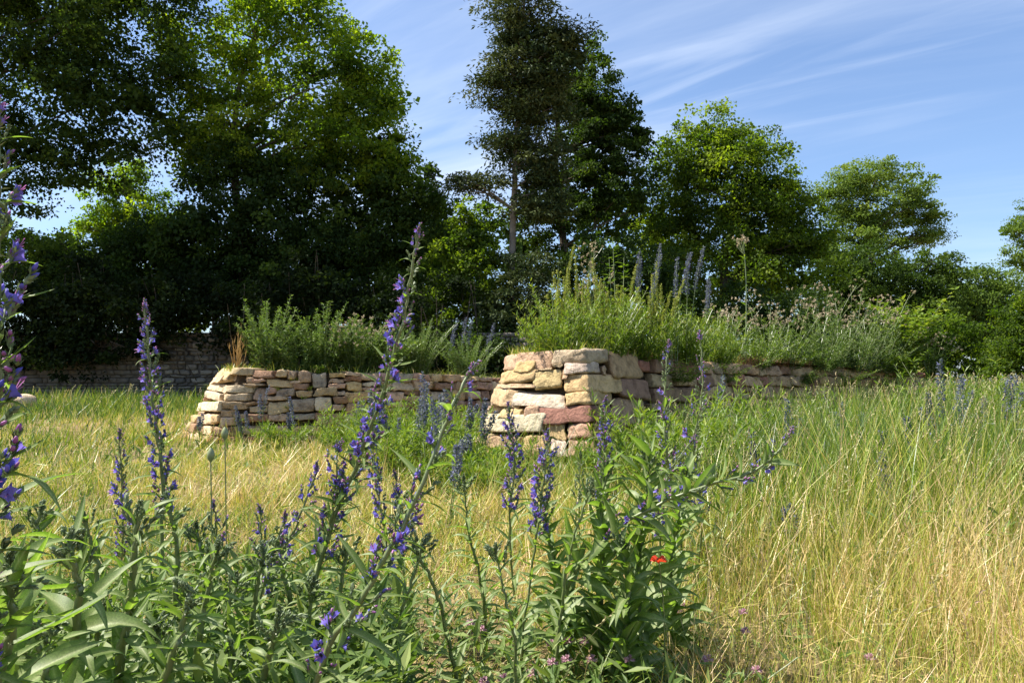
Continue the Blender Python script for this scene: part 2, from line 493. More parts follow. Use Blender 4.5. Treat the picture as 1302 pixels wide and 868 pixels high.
def soil_fill(wall, parent, back, inset=.13, mound=.10):
    s = np.unique(np.concatenate((wall.S, np.linspace(0, wall.S[-1], 30))))
    tops = wall.top(s) - .05
    lo = wall.at(s, inset, np.full(len(s), -.15)); hi = wall.at(s, inset, tops)
    back = np.asarray(back, float)
    blo = np.array([(x, y, -.15) for x, y in back]); bhi = np.array([(x, y, tops.mean()) for x, y in back])
    LO = np.vstack((lo, blo)); HI = np.vstack((hi, bhi)); n = len(LO)
    c = HI.mean(0) + np.array((0, 0, mound))
    IN = HI * .55 + c * .45; IN[:, 2] = HI[:, 2] * .4 + c[2] * .6
    V = np.vstack((LO, HI, IN, c[None]))
    i = np.arange(n); j = (i + 1) % n
    Q = np.vstack((np.stack((i, j, n + j, n + i), 1), np.stack((n + i, n + j, 2 * n + j, 2 * n + i), 1)))
    T = np.stack((2 * n + i, 2 * n + j, np.full(n, 3 * n)), 1)
    mb = MB(); mb.add(V, Q=Q, T=T)
    return mb.build('soil_fill', M_soil, parent, np.array(parent.location))

rng = np.random.default_rng(11)
# --- the near bed with the sharp corner towards the camera, its long right side running off behind the meadow
near_wall = Wall([(.55, 9.6), (.06, 8.75), (-.05, 8.35), (.045, 7.97), (.70, 7.5), (1.95, 9.1), (3.7, 11.4), (5.5, 12.8), (7.15, 13.7), (7.6, 14.6)],
                 [1.07, 1.09, 1.09, 1.095, 1.105, 1.10, 1.08, 1.06, .99, .96], [.26, .30, .32, .30, .24, .2, .16, .14, .12, .1])
near_wall.table()
near_bed = thing('stone_raised_bed', 'near dry stone bed with a sharp sunlit corner of big yellow and red blocks', 'raised bed', (.7, 7.5, 0), 'dry stone raised beds')
K1 = [(268, 95, 372, 162, YEL), (368, 92, 518, 198, PINK), (515, 68, 875, 160, CREAM), (868, 88, 1095, 250, BUFF),
      (260, 160, 400, 212, YEL), (405, 196, 515, 214, TAN), (520, 160, 580, 188, TAN), (590, 150, 830, 225, WHITE), (833, 178, 862, 245, TAN), (945, 250, 1130, 388, BROWN),
      (225, 208, 402, 296, YEL), (402, 190, 572, 312, YEL), (572, 200, 590, 262, TAN), (588, 225, 945, 345, YEL),
      (180, 265, 340, 345, TAN), (330, 315, 595, 428, WHITE), (340, 290, 402, 318, TAN), (595, 322, 893, 428, YEL), (895, 362, 1110, 545, BUFF),
      (145, 325, 300, 418, TAN), (298, 375, 335, 430, TAN), (185, 415, 338, 485, YEL), (338, 432, 442, 505, PINK), (442, 428, 900, 535, RED),
      (120, 395, 185, 438, TAN), (112, 438, 185, 498, CREAM), (95, 498, 200, 600, TAN), (200, 487, 472, 615, WHITE),
      (472, 537, 605, 645, YEL), (605, 540, 775, 640, PINK), (778, 540, 880, 645, BROWN), (882, 548, 1010, 660, BROWN),
      (80, 600, 130, 680, TAN), (130, 602, 230, 690, CREAM), (232, 618, 330, 715, TAN), (332, 620, 490, 725, YEL), (492, 648, 608, 765, WHITE), (610, 645, 750, 750, PINK),
      (752, 648, 900, 760, BROWN), (902, 662, 1020, 770, BROWN)]
taken = []
for x0, y0, x1, y1, c in K1:
    f = lambda X, Y: (600 + X / 5.008, 430 + Y / 5.008)
    ym, xm = (y0 + y1) / 2, (x0 + x1) / 2
    s0 = near_wall.find(*f(x0, ym), .6)[0]; s1 = near_wall.find(*f(x1, ym), .6)[0]
    sm = (s0 + s1) / 2
    z1 = near_wall.find(*f(xm, y0), .6)[1]; z0 = near_wall.find(*f(xm, y1), .6)[1]
    if s1 - s0 < .04: s1 = s0 + .06
    taken.append((s0 - .02, s1 + .02, z0 - .01, z1 + .01))
    stone_at(near_wall, near_bed, s0, s1, z0, z1, jit(c, rng), rng, True, gap=.004)
sA = min(t[0] for t in taken); sB = near_wall.find(600 + 1050 / 5, 430 + 300 / 5, .6)[0]
courses(near_wall, near_bed, 0, sA + .25, -.06, 0, rng, PALETTE, taken=taken)
courses(near_wall, near_bed, sA, sB, -.1, .62, rng, PALETTE, taken=taken)
courses(near_wall, near_bed, sB, near_wall.S[-1], -.05, 0, rng, [TAN, BROWN, PINK, BUFF, BROWN, TAN, RED, BUFF], .13, .2, .22, .6, taken=taken)
soil_fill(near_wall, near_bed, [(8.0, 16.0), (4.0, 15.5), (2.0, 12.5)])

# --- the left bed
left_wall = Wall([(-4.75, 13.4), (-4.476, 12.0), (-3.89, 11.0), (-2.3, 11.5), (-.9, 12.4), (-.05, 13.5), (.4, 14.6)],
                 [.99, .99, .99, .965, .93, .87, .85], [.50, .50, .32, .17, .15, .15, .15])
left_wall.table()
left_bed = thing('stone_raised_bed', 'left dry stone bed with flared pale end and small brown and tan stones', 'raised bed', (-3.9, 11.0, 0), 'dry stone raised beds')
K2 = [(280, 232, 350, 288, CREAM), (345, 238, 415, 305, YEL), (262, 288, 372, 335, CREAM), (240, 330, 288, 378, CREAM), (288, 338, 375, 392, CREAM), (205, 378, 260, 425, WHITE),
      (260, 395, 362, 458, CREAM), (185, 425, 240, 475, PINK), (125, 478, 203, 555, YEL), (205, 460, 368, 562, WHITE), (100, 558, 190, 612, CREAM), (70, 612, 150, 668, TAN), (195, 566, 296, 655, CREAM), (150, 615, 192, 665, CREAM),
      (298, 572, 350, 640, YEL), (420, 222, 598, 275, TAN), (378, 262, 540, 348, CREAM), (375, 352, 596, 412, CREAM), (365, 415, 560, 476, CREAM), (372, 478, 560, 538, TAN), (352, 542, 430, 590, TAN), (352, 592, 440, 660, CREAM),
      (603, 240, 764, 302, BROWN), (768, 238, 860, 300, TAN), (863, 240, 932, 312, TAN), (935, 245, 1040, 336, TAN), (543, 290, 610, 332, TAN), (612, 302, 688, 332, PINK), (550, 335, 690, 362, TAN),
      (692, 305, 900, 372, YEL), (904, 316, 934, 340, TAN), (903, 342, 1018, 388, BROWN), (600, 368, 702, 474, TAN), (705, 362, 775, 428, PINK), (777, 372, 908, 442, GREY), (910, 390, 1045, 448, TAN),
      (704, 432, 858, 468, TAN), (565, 478, 700, 505, BROWN), (560, 508, 718, 562, TAN), (718, 472, 862, 570, TAN), (864, 452, 1062, 552, GREY), (1062, 442, 1200, 556, CREAM), (1046, 374, 1240, 438, TAN), (1040, 262, 1165, 370, GREY),
      (1168, 260, 1300, 298, YEL), (1168, 302, 1300, 336, TAN), (1170, 340, 1300, 385, PINK), (1242, 390, 1300, 430, CREAM), (1202, 434, 1300, 490, BROWN), (1204, 492, 1300, 545, TAN), (1068, 560, 1300, 615, BROWN),
      (868, 560, 1062, 620, GREY), (720, 574, 864, 625, TAN), (560, 566, 716, 630, BROWN), (440, 570, 556, 640, TAN)]
taken2 = []
for x0, y0, x1, y1, c in K2:
    f = lambda X, Y: (220 + X / 5.918, 430 + Y / 5.918)
    ym, xm = (y0 + y1) / 2, (x0 + x1) / 2
    s0 = left_wall.find(*f(x0, ym), .5)[0]; s1 = left_wall.find(*f(x1, ym), .5)[0]
    z1 = left_wall.find(*f(xm, y0), .5)[1]; z0 = left_wall.find(*f(xm, y1), .5)[1]
    if s1 - s0 < .05: s0, s1 = s0 - .05, s1 + .05
    taken2.append((s0 - .03, s1 + .03, z0 - .01, z1 + .01))
    stone_at(left_wall, left_bed, s0, s1, z0, z1, jit(c, rng), rng, False, gap=.005)
sR = max(t[1] for t in taken2)
courses(left_wall, left_bed, 0, .9, -.05, 0, rng, PALETTE, taken=taken2)
courses(left_wall, left_bed, .9, sR, -.08, .66, rng, PALETTE, taken=taken2)
courses(left_wall, left_bed, sR, left_wall.S[-1], -.05, 0, rng, PALETTE, taken=taken2)
soil_fill(left_wall, left_bed, [(.2, 16.2), (-4.6, 15.6)])

# --- the old retaining wall in the shade at the back
def far_wall():
    rg = np.random.default_rng(5)
    root = thing('old_stone_wall', 'old grey rubble wall in deep shade behind the left bed, ivy over its top', 'wall', (-12, 30.3, 0))
    y0 = 30.3
    mb = MB()
    x0, x1, zt = -24.0, 4.0, 2.75
    V = np.array([(x, y, z) for x in (x0, x1) for y in (y0 + .06, y0 + .7) for z in (-.1, zt)])
    mb.add(V, Q=[(0, 1, 5, 4), (4, 5, 7, 6), (6, 7, 3, 2), (2, 3, 1, 0), (1, 3, 7, 5)])
    mb.build('wall_core', M_mortar, root, np.array(root.location))
    P, Q = cube_grid(3, 2, 2)
    protos = []
    for v in range(7):
        R = P / (np.sum(np.abs(P) ** 5, 1) ** .2)[:, None]
        R = R + rg.normal(0, .09, R.shape)
        m = MB(); m.add(R * .5, Q=Q); protos.append(m.mesh('stone', M_oldstone, smooth=True))
    mass = MB(); cnt = 0
    Pc, Qc = cube_grid(2, 1, 1)
    cols = [(.25, .225, .19), (.18, .165, .145), (.34, .305, .255), (.22, .18, .14), (.155, .145, .135)]
    z = .05
    R0 = Pc * (1 - .06 * (np.abs(Pc[:, :1]) > .9))
    while z < 2.7:
        h = rg.uniform(.085, .23); x = x0
        while x < x1:
            l = rg.uniform(.14, .68)
            c = np.array((x + l / 2, y0 + .04 + rg.uniform(-.03, .03), z + h / 2))
            px = CX + F * c[0] / c[1]
            seen = 186 < px < 318 and z > .15
            if seen and cnt < 290:
                o = link('stone', protos[rg.integers(7)], root)
                o.location = c - np.array(root.location); o.scale = ((l - .02) * rg.uniform(.82, 1.06), .2, (h - .018) * rg.uniform(.75, 1.12))
                o.rotation_euler = (0, rg.normal(0, .06), rg.normal(0, .06)); o.color = (*cols[rg.integers(5)], 1); cnt += 1
            else:
                mass.add(c + (R0 + rg.normal(0, .06, R0.shape)) * .5 * np.array((l - .02, .18, h - .02)), Q=Qc)
            x += l
        z += h
    o = mass.build('rubble_facing', M_oldstone, root, np.array(root.location), smooth=True)
    o['kind'] = 'stuff'; o.color = (.22, .19, .16, 1)
far_wall()

# ------------------------------------------------------------------ trees
def crown_leaves(mb, cen, rad, cov, leaf, cr, rng, flat=.55, shell=.36, gap=.0, up=.5, varc=.45, needle=False, lpc=80):
    cen = np.asarray(cen); rad = np.asarray(rad)
    area = math.pi * rad[:, 0] * rad[:, 2]
    la = leaf * leaf * (.25 if needle else .37)
    ntot = int(cov * area.sum() / la)
    ncl = max(6, ntot // lpc)
    bi = rng.choice(len(cen), ncl, p=area / area.sum())
    d = rdirs(ncl, rng)
    r = rng.random(ncl) ** shell
    cl = cen[bi] + d * rad[bi] * r[:, None]
    if gap > 0:
        g = np.array([noise.noise(Vector(c * (0.42 / max(cr, .3)))) for c in cl])
        keep = g > (-.55 + gap)
        cl, d, r, bi = cl[keep], d[keep], r[keep], bi[keep]; ncl = len(cl)
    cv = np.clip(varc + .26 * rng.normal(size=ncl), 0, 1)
    cs = cr * rng.uniform(.6, 1.45, (ncl, 1, 1))
    off = rdirs(ncl * lpc, rng).reshape(ncl, lpc, 3) * rng.random((ncl, lpc, 1)) ** .45
    off = off * np.array((1, 1, flat)) * cs
    off[..., 2] -= .28 * cs[..., 0] * (off[..., 0] ** 2 + off[..., 1] ** 2) / cs[..., 0] ** 2    # boughs droop at their rim
    P = (cl[:, None] + off).reshape(-1, 3)
    n = len(P)
    out = np.repeat(d, lpc, 0)
    if needle:
        A = unit(off.reshape(-1, 3) * np.array((1, 1, .5)) / cr + rng.normal(size=(n, 3)) * .45 + np.array((0, 0, -.12)))
        Nn = unit(rng.normal(size=(n, 3)) * .7 + np.array((0, 0, 1)))
        wd = leaf * rng.uniform(.32, .52, n)
    else:
        A = unit(rng.normal(size=(n, 3)) + np.array((0, 0, -.35)) + out * .35)
        Nn = unit(rng.normal(size=(n, 3)) * .75 + np.array((0, 0, up)) + out * .4)
        wd = rng.uniform(.55, .9, n)
    L = leaf * rng.uniform(.7, 1.3, n) * np.repeat(rng.uniform(.7, 1.35, ncl), lpc)
    if not needle: wd = wd * L
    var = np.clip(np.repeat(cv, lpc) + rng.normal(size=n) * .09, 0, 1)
    leaves(mb, P, A, Nn, L, wd, var)
    return cl

def tree(name, label, cat, D, base_px, blobs, mat, cov=4.0, leaf=.17, cr=.7, r0=.22, top=None, seed=1, group=None, flat=.55, shell=.36,
         gap=.12, bark=None, nlimb=16, needle=False, varc=.45, trunk_pts=None, depth=.85):
    rg = np.random.default_rng(seed)
    base = gp(base_px, D); base[2] -= .05
    root = thing(name, label, cat, base, group)
    cen, rad = [], []
    for b in blobs:
        dd = b[4] if len(b) > 4 else 0
        cen.append(W(b[0], b[1], D + dd)); k = (D + dd) / F
        rad.append((b[2] * k, max(b[2], b[3] * .6) * k * depth, b[3] * k))
    mb = MB()
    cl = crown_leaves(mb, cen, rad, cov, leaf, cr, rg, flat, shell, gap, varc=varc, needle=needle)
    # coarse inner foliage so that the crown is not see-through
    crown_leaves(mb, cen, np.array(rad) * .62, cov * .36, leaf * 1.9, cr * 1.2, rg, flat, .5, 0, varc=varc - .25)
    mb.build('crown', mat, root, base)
    tb = MB()
    cen = np.array(cen)
    if trunk_pts is not None:
        tp = np.vstack((base, [W(x, y, D) for x, y in trunk_pts]))
    else:
        tp = np.vstack((base, base * .5 + np.array((*cen[:, :2].mean(0), cen[:, 2].mean())) * .5 + rg.normal(0, .2, 3),
                        (*cen[:, :2].mean(0), np.percentile(cen[:, 2], 80))))
    T = curve(tp, 14)
    T[1:-1] += rg.normal(0, .05, T[1:-1].shape) * np.array((1, 1, 0))
    tube(tb, T, np.linspace(r0, r0 * .22, 14) * (1 + .5 * np.exp(-np.arange(14) * 1.5)), 9)
    for i in range(nlimb):
        c = cl[rg.integers(len(cl))]
        ti = np.argmin(np.abs(T[:, 2] - (c[2] - .45 * np.linalg.norm(c[:2] - T[6, :2]))))
        ti = int(np.clip(ti, 4, 12))
        p0 = T[ti]
        mid = p0 * .5 + c * .5 + np.array((0, 0, .06 * np.linalg.norm(c - p0))) + rg.normal(0, .15, 3)
        pts = curve([p0, mid, c], 7)
        rr = r0 * (.42 - .02 * ti)
        tube(tb, pts, np.linspace(max(rr, .04), .018, 7), 5)
        for _ in range(2):
            c2 = cl[np.argsort(np.sum((cl - pts[4]) ** 2, 1))[rg.integers(3, 12)]]
            tube(tb, curve([pts[3], (pts[3] + c2) / 2 + rg.normal(0, .1, 3), c2], 5), np.linspace(max(rr * .5, .025), .012, 5), 4)
    tb.build('trunk', bark or M_bark, root, base, smooth=True)
    return root

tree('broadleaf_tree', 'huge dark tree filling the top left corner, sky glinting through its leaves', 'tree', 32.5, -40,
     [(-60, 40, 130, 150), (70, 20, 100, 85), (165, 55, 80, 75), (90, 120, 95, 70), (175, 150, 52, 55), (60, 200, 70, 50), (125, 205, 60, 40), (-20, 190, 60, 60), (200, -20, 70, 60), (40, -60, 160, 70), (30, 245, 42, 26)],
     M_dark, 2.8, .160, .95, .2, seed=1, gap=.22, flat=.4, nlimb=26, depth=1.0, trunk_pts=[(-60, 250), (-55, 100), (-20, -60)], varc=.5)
tree('maple_tree', 'tall sunlit yellow-green tree between the dark corner tree and open sky', 'tree', 34.5, 305,
     [(305, 45, 62, 52), (385, 20, 66, 48), (455, 85, 52, 55), (395, 110, 85, 60), (290, 130, 58, 60), (345, 175, 92, 56), (455, 160, 58, 50), (480, 130, 32, 40), (260, 195, 45, 40), (420, 205, 80, 45), (350, -30, 90, 40), (490, 205, 40, 40), (240, 110, 34, 40), (232, 40, 36, 44), (225, 165, 26, 30)],
     M_maple, 3.5, .155, .80, .26, seed=2, gap=.17, flat=.45, nlimb=36, trunk_pts=[(303, 300), (298, 150), (330, 20)], varc=.55)
tree('broadleaf_tree', 'slim yellow-green tree glimpsed in the gap below the corner tree crown', 'tree', 50, 163,
     [(150, 235, 45, 38), (190, 275, 42, 38), (135, 285, 40, 36), (205, 300, 30, 28)],
     M_maple, 3.5, .148, .7, .22, seed=3, gap=.2, nlimb=14, trunk_pts=[(162, 320), (164, 240)], varc=.42)
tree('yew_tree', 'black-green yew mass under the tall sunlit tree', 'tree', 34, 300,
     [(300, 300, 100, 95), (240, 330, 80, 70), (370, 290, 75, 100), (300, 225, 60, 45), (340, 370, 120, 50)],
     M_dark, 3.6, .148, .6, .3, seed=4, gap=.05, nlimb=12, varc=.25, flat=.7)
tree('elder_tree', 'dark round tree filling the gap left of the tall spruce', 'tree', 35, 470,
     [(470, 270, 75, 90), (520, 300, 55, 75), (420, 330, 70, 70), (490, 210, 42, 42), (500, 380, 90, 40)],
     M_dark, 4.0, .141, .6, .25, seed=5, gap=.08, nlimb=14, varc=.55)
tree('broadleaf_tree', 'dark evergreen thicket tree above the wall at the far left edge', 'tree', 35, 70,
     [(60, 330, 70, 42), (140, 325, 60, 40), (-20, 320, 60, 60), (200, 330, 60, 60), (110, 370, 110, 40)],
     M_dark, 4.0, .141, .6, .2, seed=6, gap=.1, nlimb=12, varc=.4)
tree('spruce_tree', 'tall ragged brownish spruce with bare pale trunk rising past the top edge', 'tree', 33, 652,
     [(668, 40, 54, 36), (660, 0, 48, 36), (690, 95, 50, 32), (668, -60, 35, 50), (612, 108, 16, 20), (624, 132, 14, 12), (640, 92, 28, 26), (712, 60, 36, 44),
      (665, 165, 34, 26), (690, 190, 30, 24), (640, 185, 30, 20), (618, 178, 20, 6), (650, 190, 26, 20), (700, 250, 40, 26), (675, 130, 40, 30), (690, 222, 34, 24), (605, 228, 26, 12), (580, 232, 14, 9), (630, 235, 22, 18), (700, 140, 34, 28), (665, 120, 50, 40), (675, 60, 50, 50), (672, 200, 44, 40), (685, 265, 46, 30)],
     M_needle, 4.4, .18, .72, .17, seed=7, gap=.08, nlimb=46, bark=M_palebark, needle=True, varc=.62, flat=.26,
     trunk_pts=[(651, 295), (655, 200), (664, 80), (668, -60)])
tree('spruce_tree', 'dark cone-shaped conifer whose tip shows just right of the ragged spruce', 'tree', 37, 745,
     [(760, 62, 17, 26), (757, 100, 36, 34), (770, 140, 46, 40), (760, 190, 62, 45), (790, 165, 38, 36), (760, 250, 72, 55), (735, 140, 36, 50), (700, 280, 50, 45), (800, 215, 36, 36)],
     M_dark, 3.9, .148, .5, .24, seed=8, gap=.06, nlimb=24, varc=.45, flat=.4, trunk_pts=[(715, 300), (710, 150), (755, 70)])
tree('lime_tree', 'broad dense round-topped tree with sunlit crown right of the conifers', 'tree', 38, 910,
     [(905, 172, 50, 40), (955, 180, 40, 34), (860, 205, 42, 40), (925, 225, 90, 52), (985, 225, 36, 44), (860, 280, 60, 66), (960, 290, 84, 70), (1020, 290, 42, 56), (900, 345, 110, 55), (1010, 345, 60, 50)],
     M_mid, 3.3, .141, .75, .36, seed=9, gap=.09, nlimb=24, varc=.55, flat=.5)
tree('locust_tree', 'airy light green tree with feathery crown standing against the sky at right', 'tree', 56, 1098,
     [(1100, 222, 52, 24), (1065, 240, 40, 30), (1145, 235, 46, 28), (1120, 262, 62, 30), (1170, 270, 32, 24), (1080, 278, 45, 30), (1140, 295, 55, 26), (1185, 296, 20, 16), (1100, 312, 60, 26)],
     M_locust, 3.2, .148, .8, .28, seed=10, gap=.2, nlimb=26, varc=.6, flat=.3, trunk_pts=[(1096, 380), (1098, 310), (1105, 240)])
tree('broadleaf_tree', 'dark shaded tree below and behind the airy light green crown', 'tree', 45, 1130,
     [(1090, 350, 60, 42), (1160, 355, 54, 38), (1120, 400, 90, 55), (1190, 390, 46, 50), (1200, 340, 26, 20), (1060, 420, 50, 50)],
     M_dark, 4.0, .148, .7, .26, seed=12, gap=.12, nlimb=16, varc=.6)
tree('broadleaf_tree', 'pale leafy tree cut by the far right edge against the sky', 'tree', 60, 1312,
     [(1298, 292, 26, 20), (1325, 280, 36, 40), (1300, 325, 30, 22), (1340, 330, 50, 45)],
     M_locust, 2.6, .148, .6, .2, seed=13, gap=.2, nlimb=18, varc=.5, trunk_pts=[(1316, 380), (1320, 300)])
tree('broadleaf_tree', 'olive-brown tree low on the right between dark trees and the edge bush', 'tree', 47, 1245,
     [(1240, 375, 40, 34), (1225, 410, 34, 40), (1262, 400, 34, 50), (1250, 350, 24, 14), (1280, 365, 26, 24)],
     M_locust, 3.6, .133, .6, .2, seed=14, gap=.12, nlimb=12, varc=.25)
tree('hazel_bush', 'sunlit green bush at the lower right edge behind the meadow', 'bush', 33, 1310,
     [(1305, 420, 44, 46), (1290, 455, 40, 30), (1340, 440, 60, 60), (1330, 395, 40, 30)],
     M_mid, 4.0, .111, .5, .1, seed=15, gap=.14, nlimb=12, varc=.45)
tree('spruce_tree', 'small bluish conifer tip peeking above the dark elder', 'tree', 41, 545,
     [(545, 222, 12, 18), (548, 250, 26, 24), (560, 280, 34, 30), (555, 330, 44, 40)], M_dark, 3.8, .133, .45, .15, seed=16, gap=.08, nlimb=12, flat=.4, varc=.35)
tree('broadleaf_tree', 'young pale green tree in the dip between the elder and the spruce', 'tree', 40, 592,
     [(590, 275, 24, 26), (610, 290, 26, 26), (580, 310, 34, 30), (625, 265, 20, 20)], M_mid, 3.6, .133, .5, .14, seed=17, gap=.16, nlimb=10, varc=.55)
tree('hazel_bush', 'bright green rounded bush standing left of the spruce trunk foot', 'bush', 32.3, 590,
     [(570, 340, 34, 36), (600, 315, 38, 28), (560, 390, 40, 40), (615, 360, 40, 36), (590, 420, 60, 40)],
     M_mid, 4.0, .118, .45, .12, seed=18, gap=.12, nlimb=10, varc=.55)
tree('yew_bush', 'feathery olive yew bush right of the spruce trunk foot', 'bush', 31.5, 685,
     [(665, 345, 34, 30), (695, 340, 26, 24), (680, 385, 46, 36), (640, 400, 38, 34), (700, 420, 44, 40)],
     M_needle, 3.6, .17, .5, .12, seed=19, gap=.08, nlimb=12, needle=True, varc=.75, flat=.35)
tree('ivy_bush', 'deep green ivy-leaved bush low behind the near bed left corner', 'bush', 31, 640,
     [(620, 450, 60, 40), (680, 455, 60, 36), (570, 460, 50, 36)], M_dark, 3.8, .111, .45, .1, seed=20, gap=.05, nlimb=8, varc=.5)
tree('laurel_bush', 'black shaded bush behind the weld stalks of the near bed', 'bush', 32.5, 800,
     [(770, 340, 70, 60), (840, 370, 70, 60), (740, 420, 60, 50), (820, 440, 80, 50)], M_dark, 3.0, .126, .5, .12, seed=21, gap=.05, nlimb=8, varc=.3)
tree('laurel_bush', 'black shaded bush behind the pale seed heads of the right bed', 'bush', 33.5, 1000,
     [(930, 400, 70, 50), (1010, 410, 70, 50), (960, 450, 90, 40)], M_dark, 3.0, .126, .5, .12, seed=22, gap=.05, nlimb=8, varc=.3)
tree('laurel_bush', 'dark green bush with light tips right of the leafy sapling', 'bush', 36, 1190,
     [(1130, 440, 60, 40), (1200, 430, 50, 36), (1230, 460, 50, 34), (1180, 470, 70, 26)], M_mid, 3.0, .126, .5, .12, seed=23, gap=.06, nlimb=8, varc=.4)

def hedge(label, blobs, D, mat, seed, name='hedge', leaf=.14):
    rg = np.random.default_rng(seed)
    base = gp(blobs[0][0], D)
    root = thing(name, label, 'hedge' if name == 'hedge' else 'ivy', base)
    cen = [W(b[0], b[1], D + (b[4] if len(b) > 4 else 0)) for b in blobs]
    rad = [(b[2] * D / F, .9, b[3] * D / F) for b in blobs]
    mb = MB()
    cen = np.array(cen); rad = np.array(rad)
    extra = np.repeat(cen, 3, 0) + rg.normal(0, 1, (len(cen) * 3, 3)) * np.repeat(rad, 3, 0) * np.array((.6, .6, .9))
    cen = np.vstack((cen, extra)); rad = np.vstack((rad, np.repeat(rad, 3, 0) * rg.uniform(.25, .6, (len(extra), 1))))
    crown_leaves(mb, cen, rad, 2.2, leaf, .55, rg, .6, .4, .10, varc=.4)
    mb.build('foliage', mat, root, base)
    tb = MB()
    for c in cen:
        for _ in range(3):
            e = c + rg.normal(0, .5, 3) * np.array((1.4, .4, .8))
            p0 = np.array((e[0] + rg.normal(0, .5), D + .8, 2.2 if name == 'ivy' else gz(e[0], D)))
            tube(tb, curve([p0, (p0 + e) / 2 + rg.normal(0, .2, 3), e], 6), np.linspace(.04, .012, 6), 4)
    tb.build('stem', M_bark, root, base, smooth=True)
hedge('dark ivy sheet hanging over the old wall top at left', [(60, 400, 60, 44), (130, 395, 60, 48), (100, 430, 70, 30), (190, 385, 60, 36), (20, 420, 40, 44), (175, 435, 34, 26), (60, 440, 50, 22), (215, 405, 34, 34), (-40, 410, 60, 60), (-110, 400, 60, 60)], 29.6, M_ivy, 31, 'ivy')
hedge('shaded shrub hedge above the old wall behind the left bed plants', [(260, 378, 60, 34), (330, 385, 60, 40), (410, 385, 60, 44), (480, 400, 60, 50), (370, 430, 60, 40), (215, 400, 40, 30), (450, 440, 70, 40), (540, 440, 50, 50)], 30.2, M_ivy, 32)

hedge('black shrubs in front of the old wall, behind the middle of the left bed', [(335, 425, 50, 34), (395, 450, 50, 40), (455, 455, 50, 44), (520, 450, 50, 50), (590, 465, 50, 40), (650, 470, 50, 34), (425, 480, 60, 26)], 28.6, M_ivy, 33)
def woods():
    rg = np.random.default_rng(77)
    cen, rad = [], []
    for px in range(-320, 1700, 62):
        D = rg.uniform(50, 58)
        t = np.interp(px, [-300, 0, 120, 600, 700, 1000, 1100, 1230, 1700], [200, 300, 320, 310, 240, 290, 340, 380, 360]) + rg.uniform(-15, 15)
        for q in range(3):
            cen.append(W(px + rg.uniform(-20, 20), t + 25 + q * 55, D)); rad.append((48 * D / F, 2.5, 40 * D / F))
    mb = MB()
    crown_leaves(mb, cen, rad, 1.9, .46, 1.1, rg, .6, .45, .0, varc=.35)
    tag(mb.build('woods', M_dark), kind='stuff')
woods()

# ------------------------------------------------------------------ grass and meadow
def inside(x, y, poly):
    r = np.zeros(len(x), bool)
    for (x0, y0), (x1, y1) in zip(poly, poly[1:] + poly[:1]):
        c = ((y0 > y) != (y1 > y)) & (x < (x1 - x0) * (y - y0) / (y1 - y0 + 1e-12) + x0)
        r ^= c
    return r
NEAR_POLY = [(.5, 9.8), (-.3, 8.6), (-.35, 8.2), (-.22, 7.8), (.72, 7.15), (2.2, 8.95), (3.9, 11.2), (5.6, 12.6), (7.3, 13.5), (8.2, 14.8), (8.0, 16.0), (4, 15.5), (2, 12.5)]
LEFT_POLY = [(-5.1, 13.4), (-4.85, 11.8), (-4.0, 10.7), (-2.25, 11.3), (-.8, 12.2), (.1, 13.4), (.5, 14.7), (.2, 16.2), (-4.6, 15.6)]
def fbm(x, y, k, seed):
    r = np.random.default_rng(seed); out = 0; a = 1
    for _ in range(5):
        th = r.uniform(0, 6.28, 2); ph = r.uniform(0, 6.28, 2)
        out = out + a * np.sin(k * (x * np.cos(th[0]) + y * np.sin(th[0])) + ph[0] + 1.3 * np.sin(k * .7 * (x * np.cos(th[1]) + y * np.sin(th[1])) + ph[1]))
        k *= 1.9; a *= .68
    return out / 2.4
def field(n, dmin, dmax, rng, spread=.82, power=0.0):
    u = rng.random(n)
    D = np.exp(np.log(dmin) + (np.log(dmax) - np.log(dmin)) * u ** (1 + power))
    x = rng.uniform(-spread, spread, n) * D * np.where(D < 3, 1.1, 1)
    return x, D
def pxof(x, D): return CX + F * x / D
def zones(x, y):
    """Meadow character at a place: blade height, dryness 0..1 and how thick the grass stands."""
    right = 1 / (1 + np.exp(-(x - .17 * y + .0) * 2.4 / np.maximum(.2 * y, .6)))   # tall meadow on the right
    far = 1 / (1 + np.exp(-(y - 17) / 1.6))
    n = fbm(x, y, 1.1, 3); n2 = fbm(x, y, 3.0, 4)
    front = 1 / (1 + np.exp((y - 3.2 + .65 * right - .5 * n) / .3))                             # trampled straw before the camera
    base = np.exp(-((np.hypot(x - .3, y - 7.3) / 1.5) ** 2))
    lw = np.exp(-((y - (12.2 + .45 * x)) / .7) ** 2) * (x < 0) * (x > -6)           # lusher along the left bed foot
    h = .115 + .05 * n + .15 * lw + right * (.32 + .07 * n2 + .10 * np.clip((y - 5) / 5, 0, 1)) + far * .22 + base * .12
    h = h * (1 - .62 * front)
    dry = .36 + .27 * n + .20 * n2 - far * .34 - right * (.15 + .15 * np.clip((y - 2.6) / 2, 0, 1)) + front * (.16 + .24 * right) - .12 * base
    dry = dry + .18 * np.clip(fbm(x, y, .55, 21) - .1, 0, 1) - .14 * np.clip(fbm(x, y, .8, 22), 0, 1)
    dry = dry + .16 * np.exp(-(((x + 2.2) / 2.5) ** 2 + ((y - 6.8) / 1.8) ** 2))
    thick = np.clip(.55 + .34 * n2 - .2 * np.clip(n, 0, 1) + right * .42 + far * .4 - front * (.26 + .22 * right), .08, 1)
    return h, dry, thick
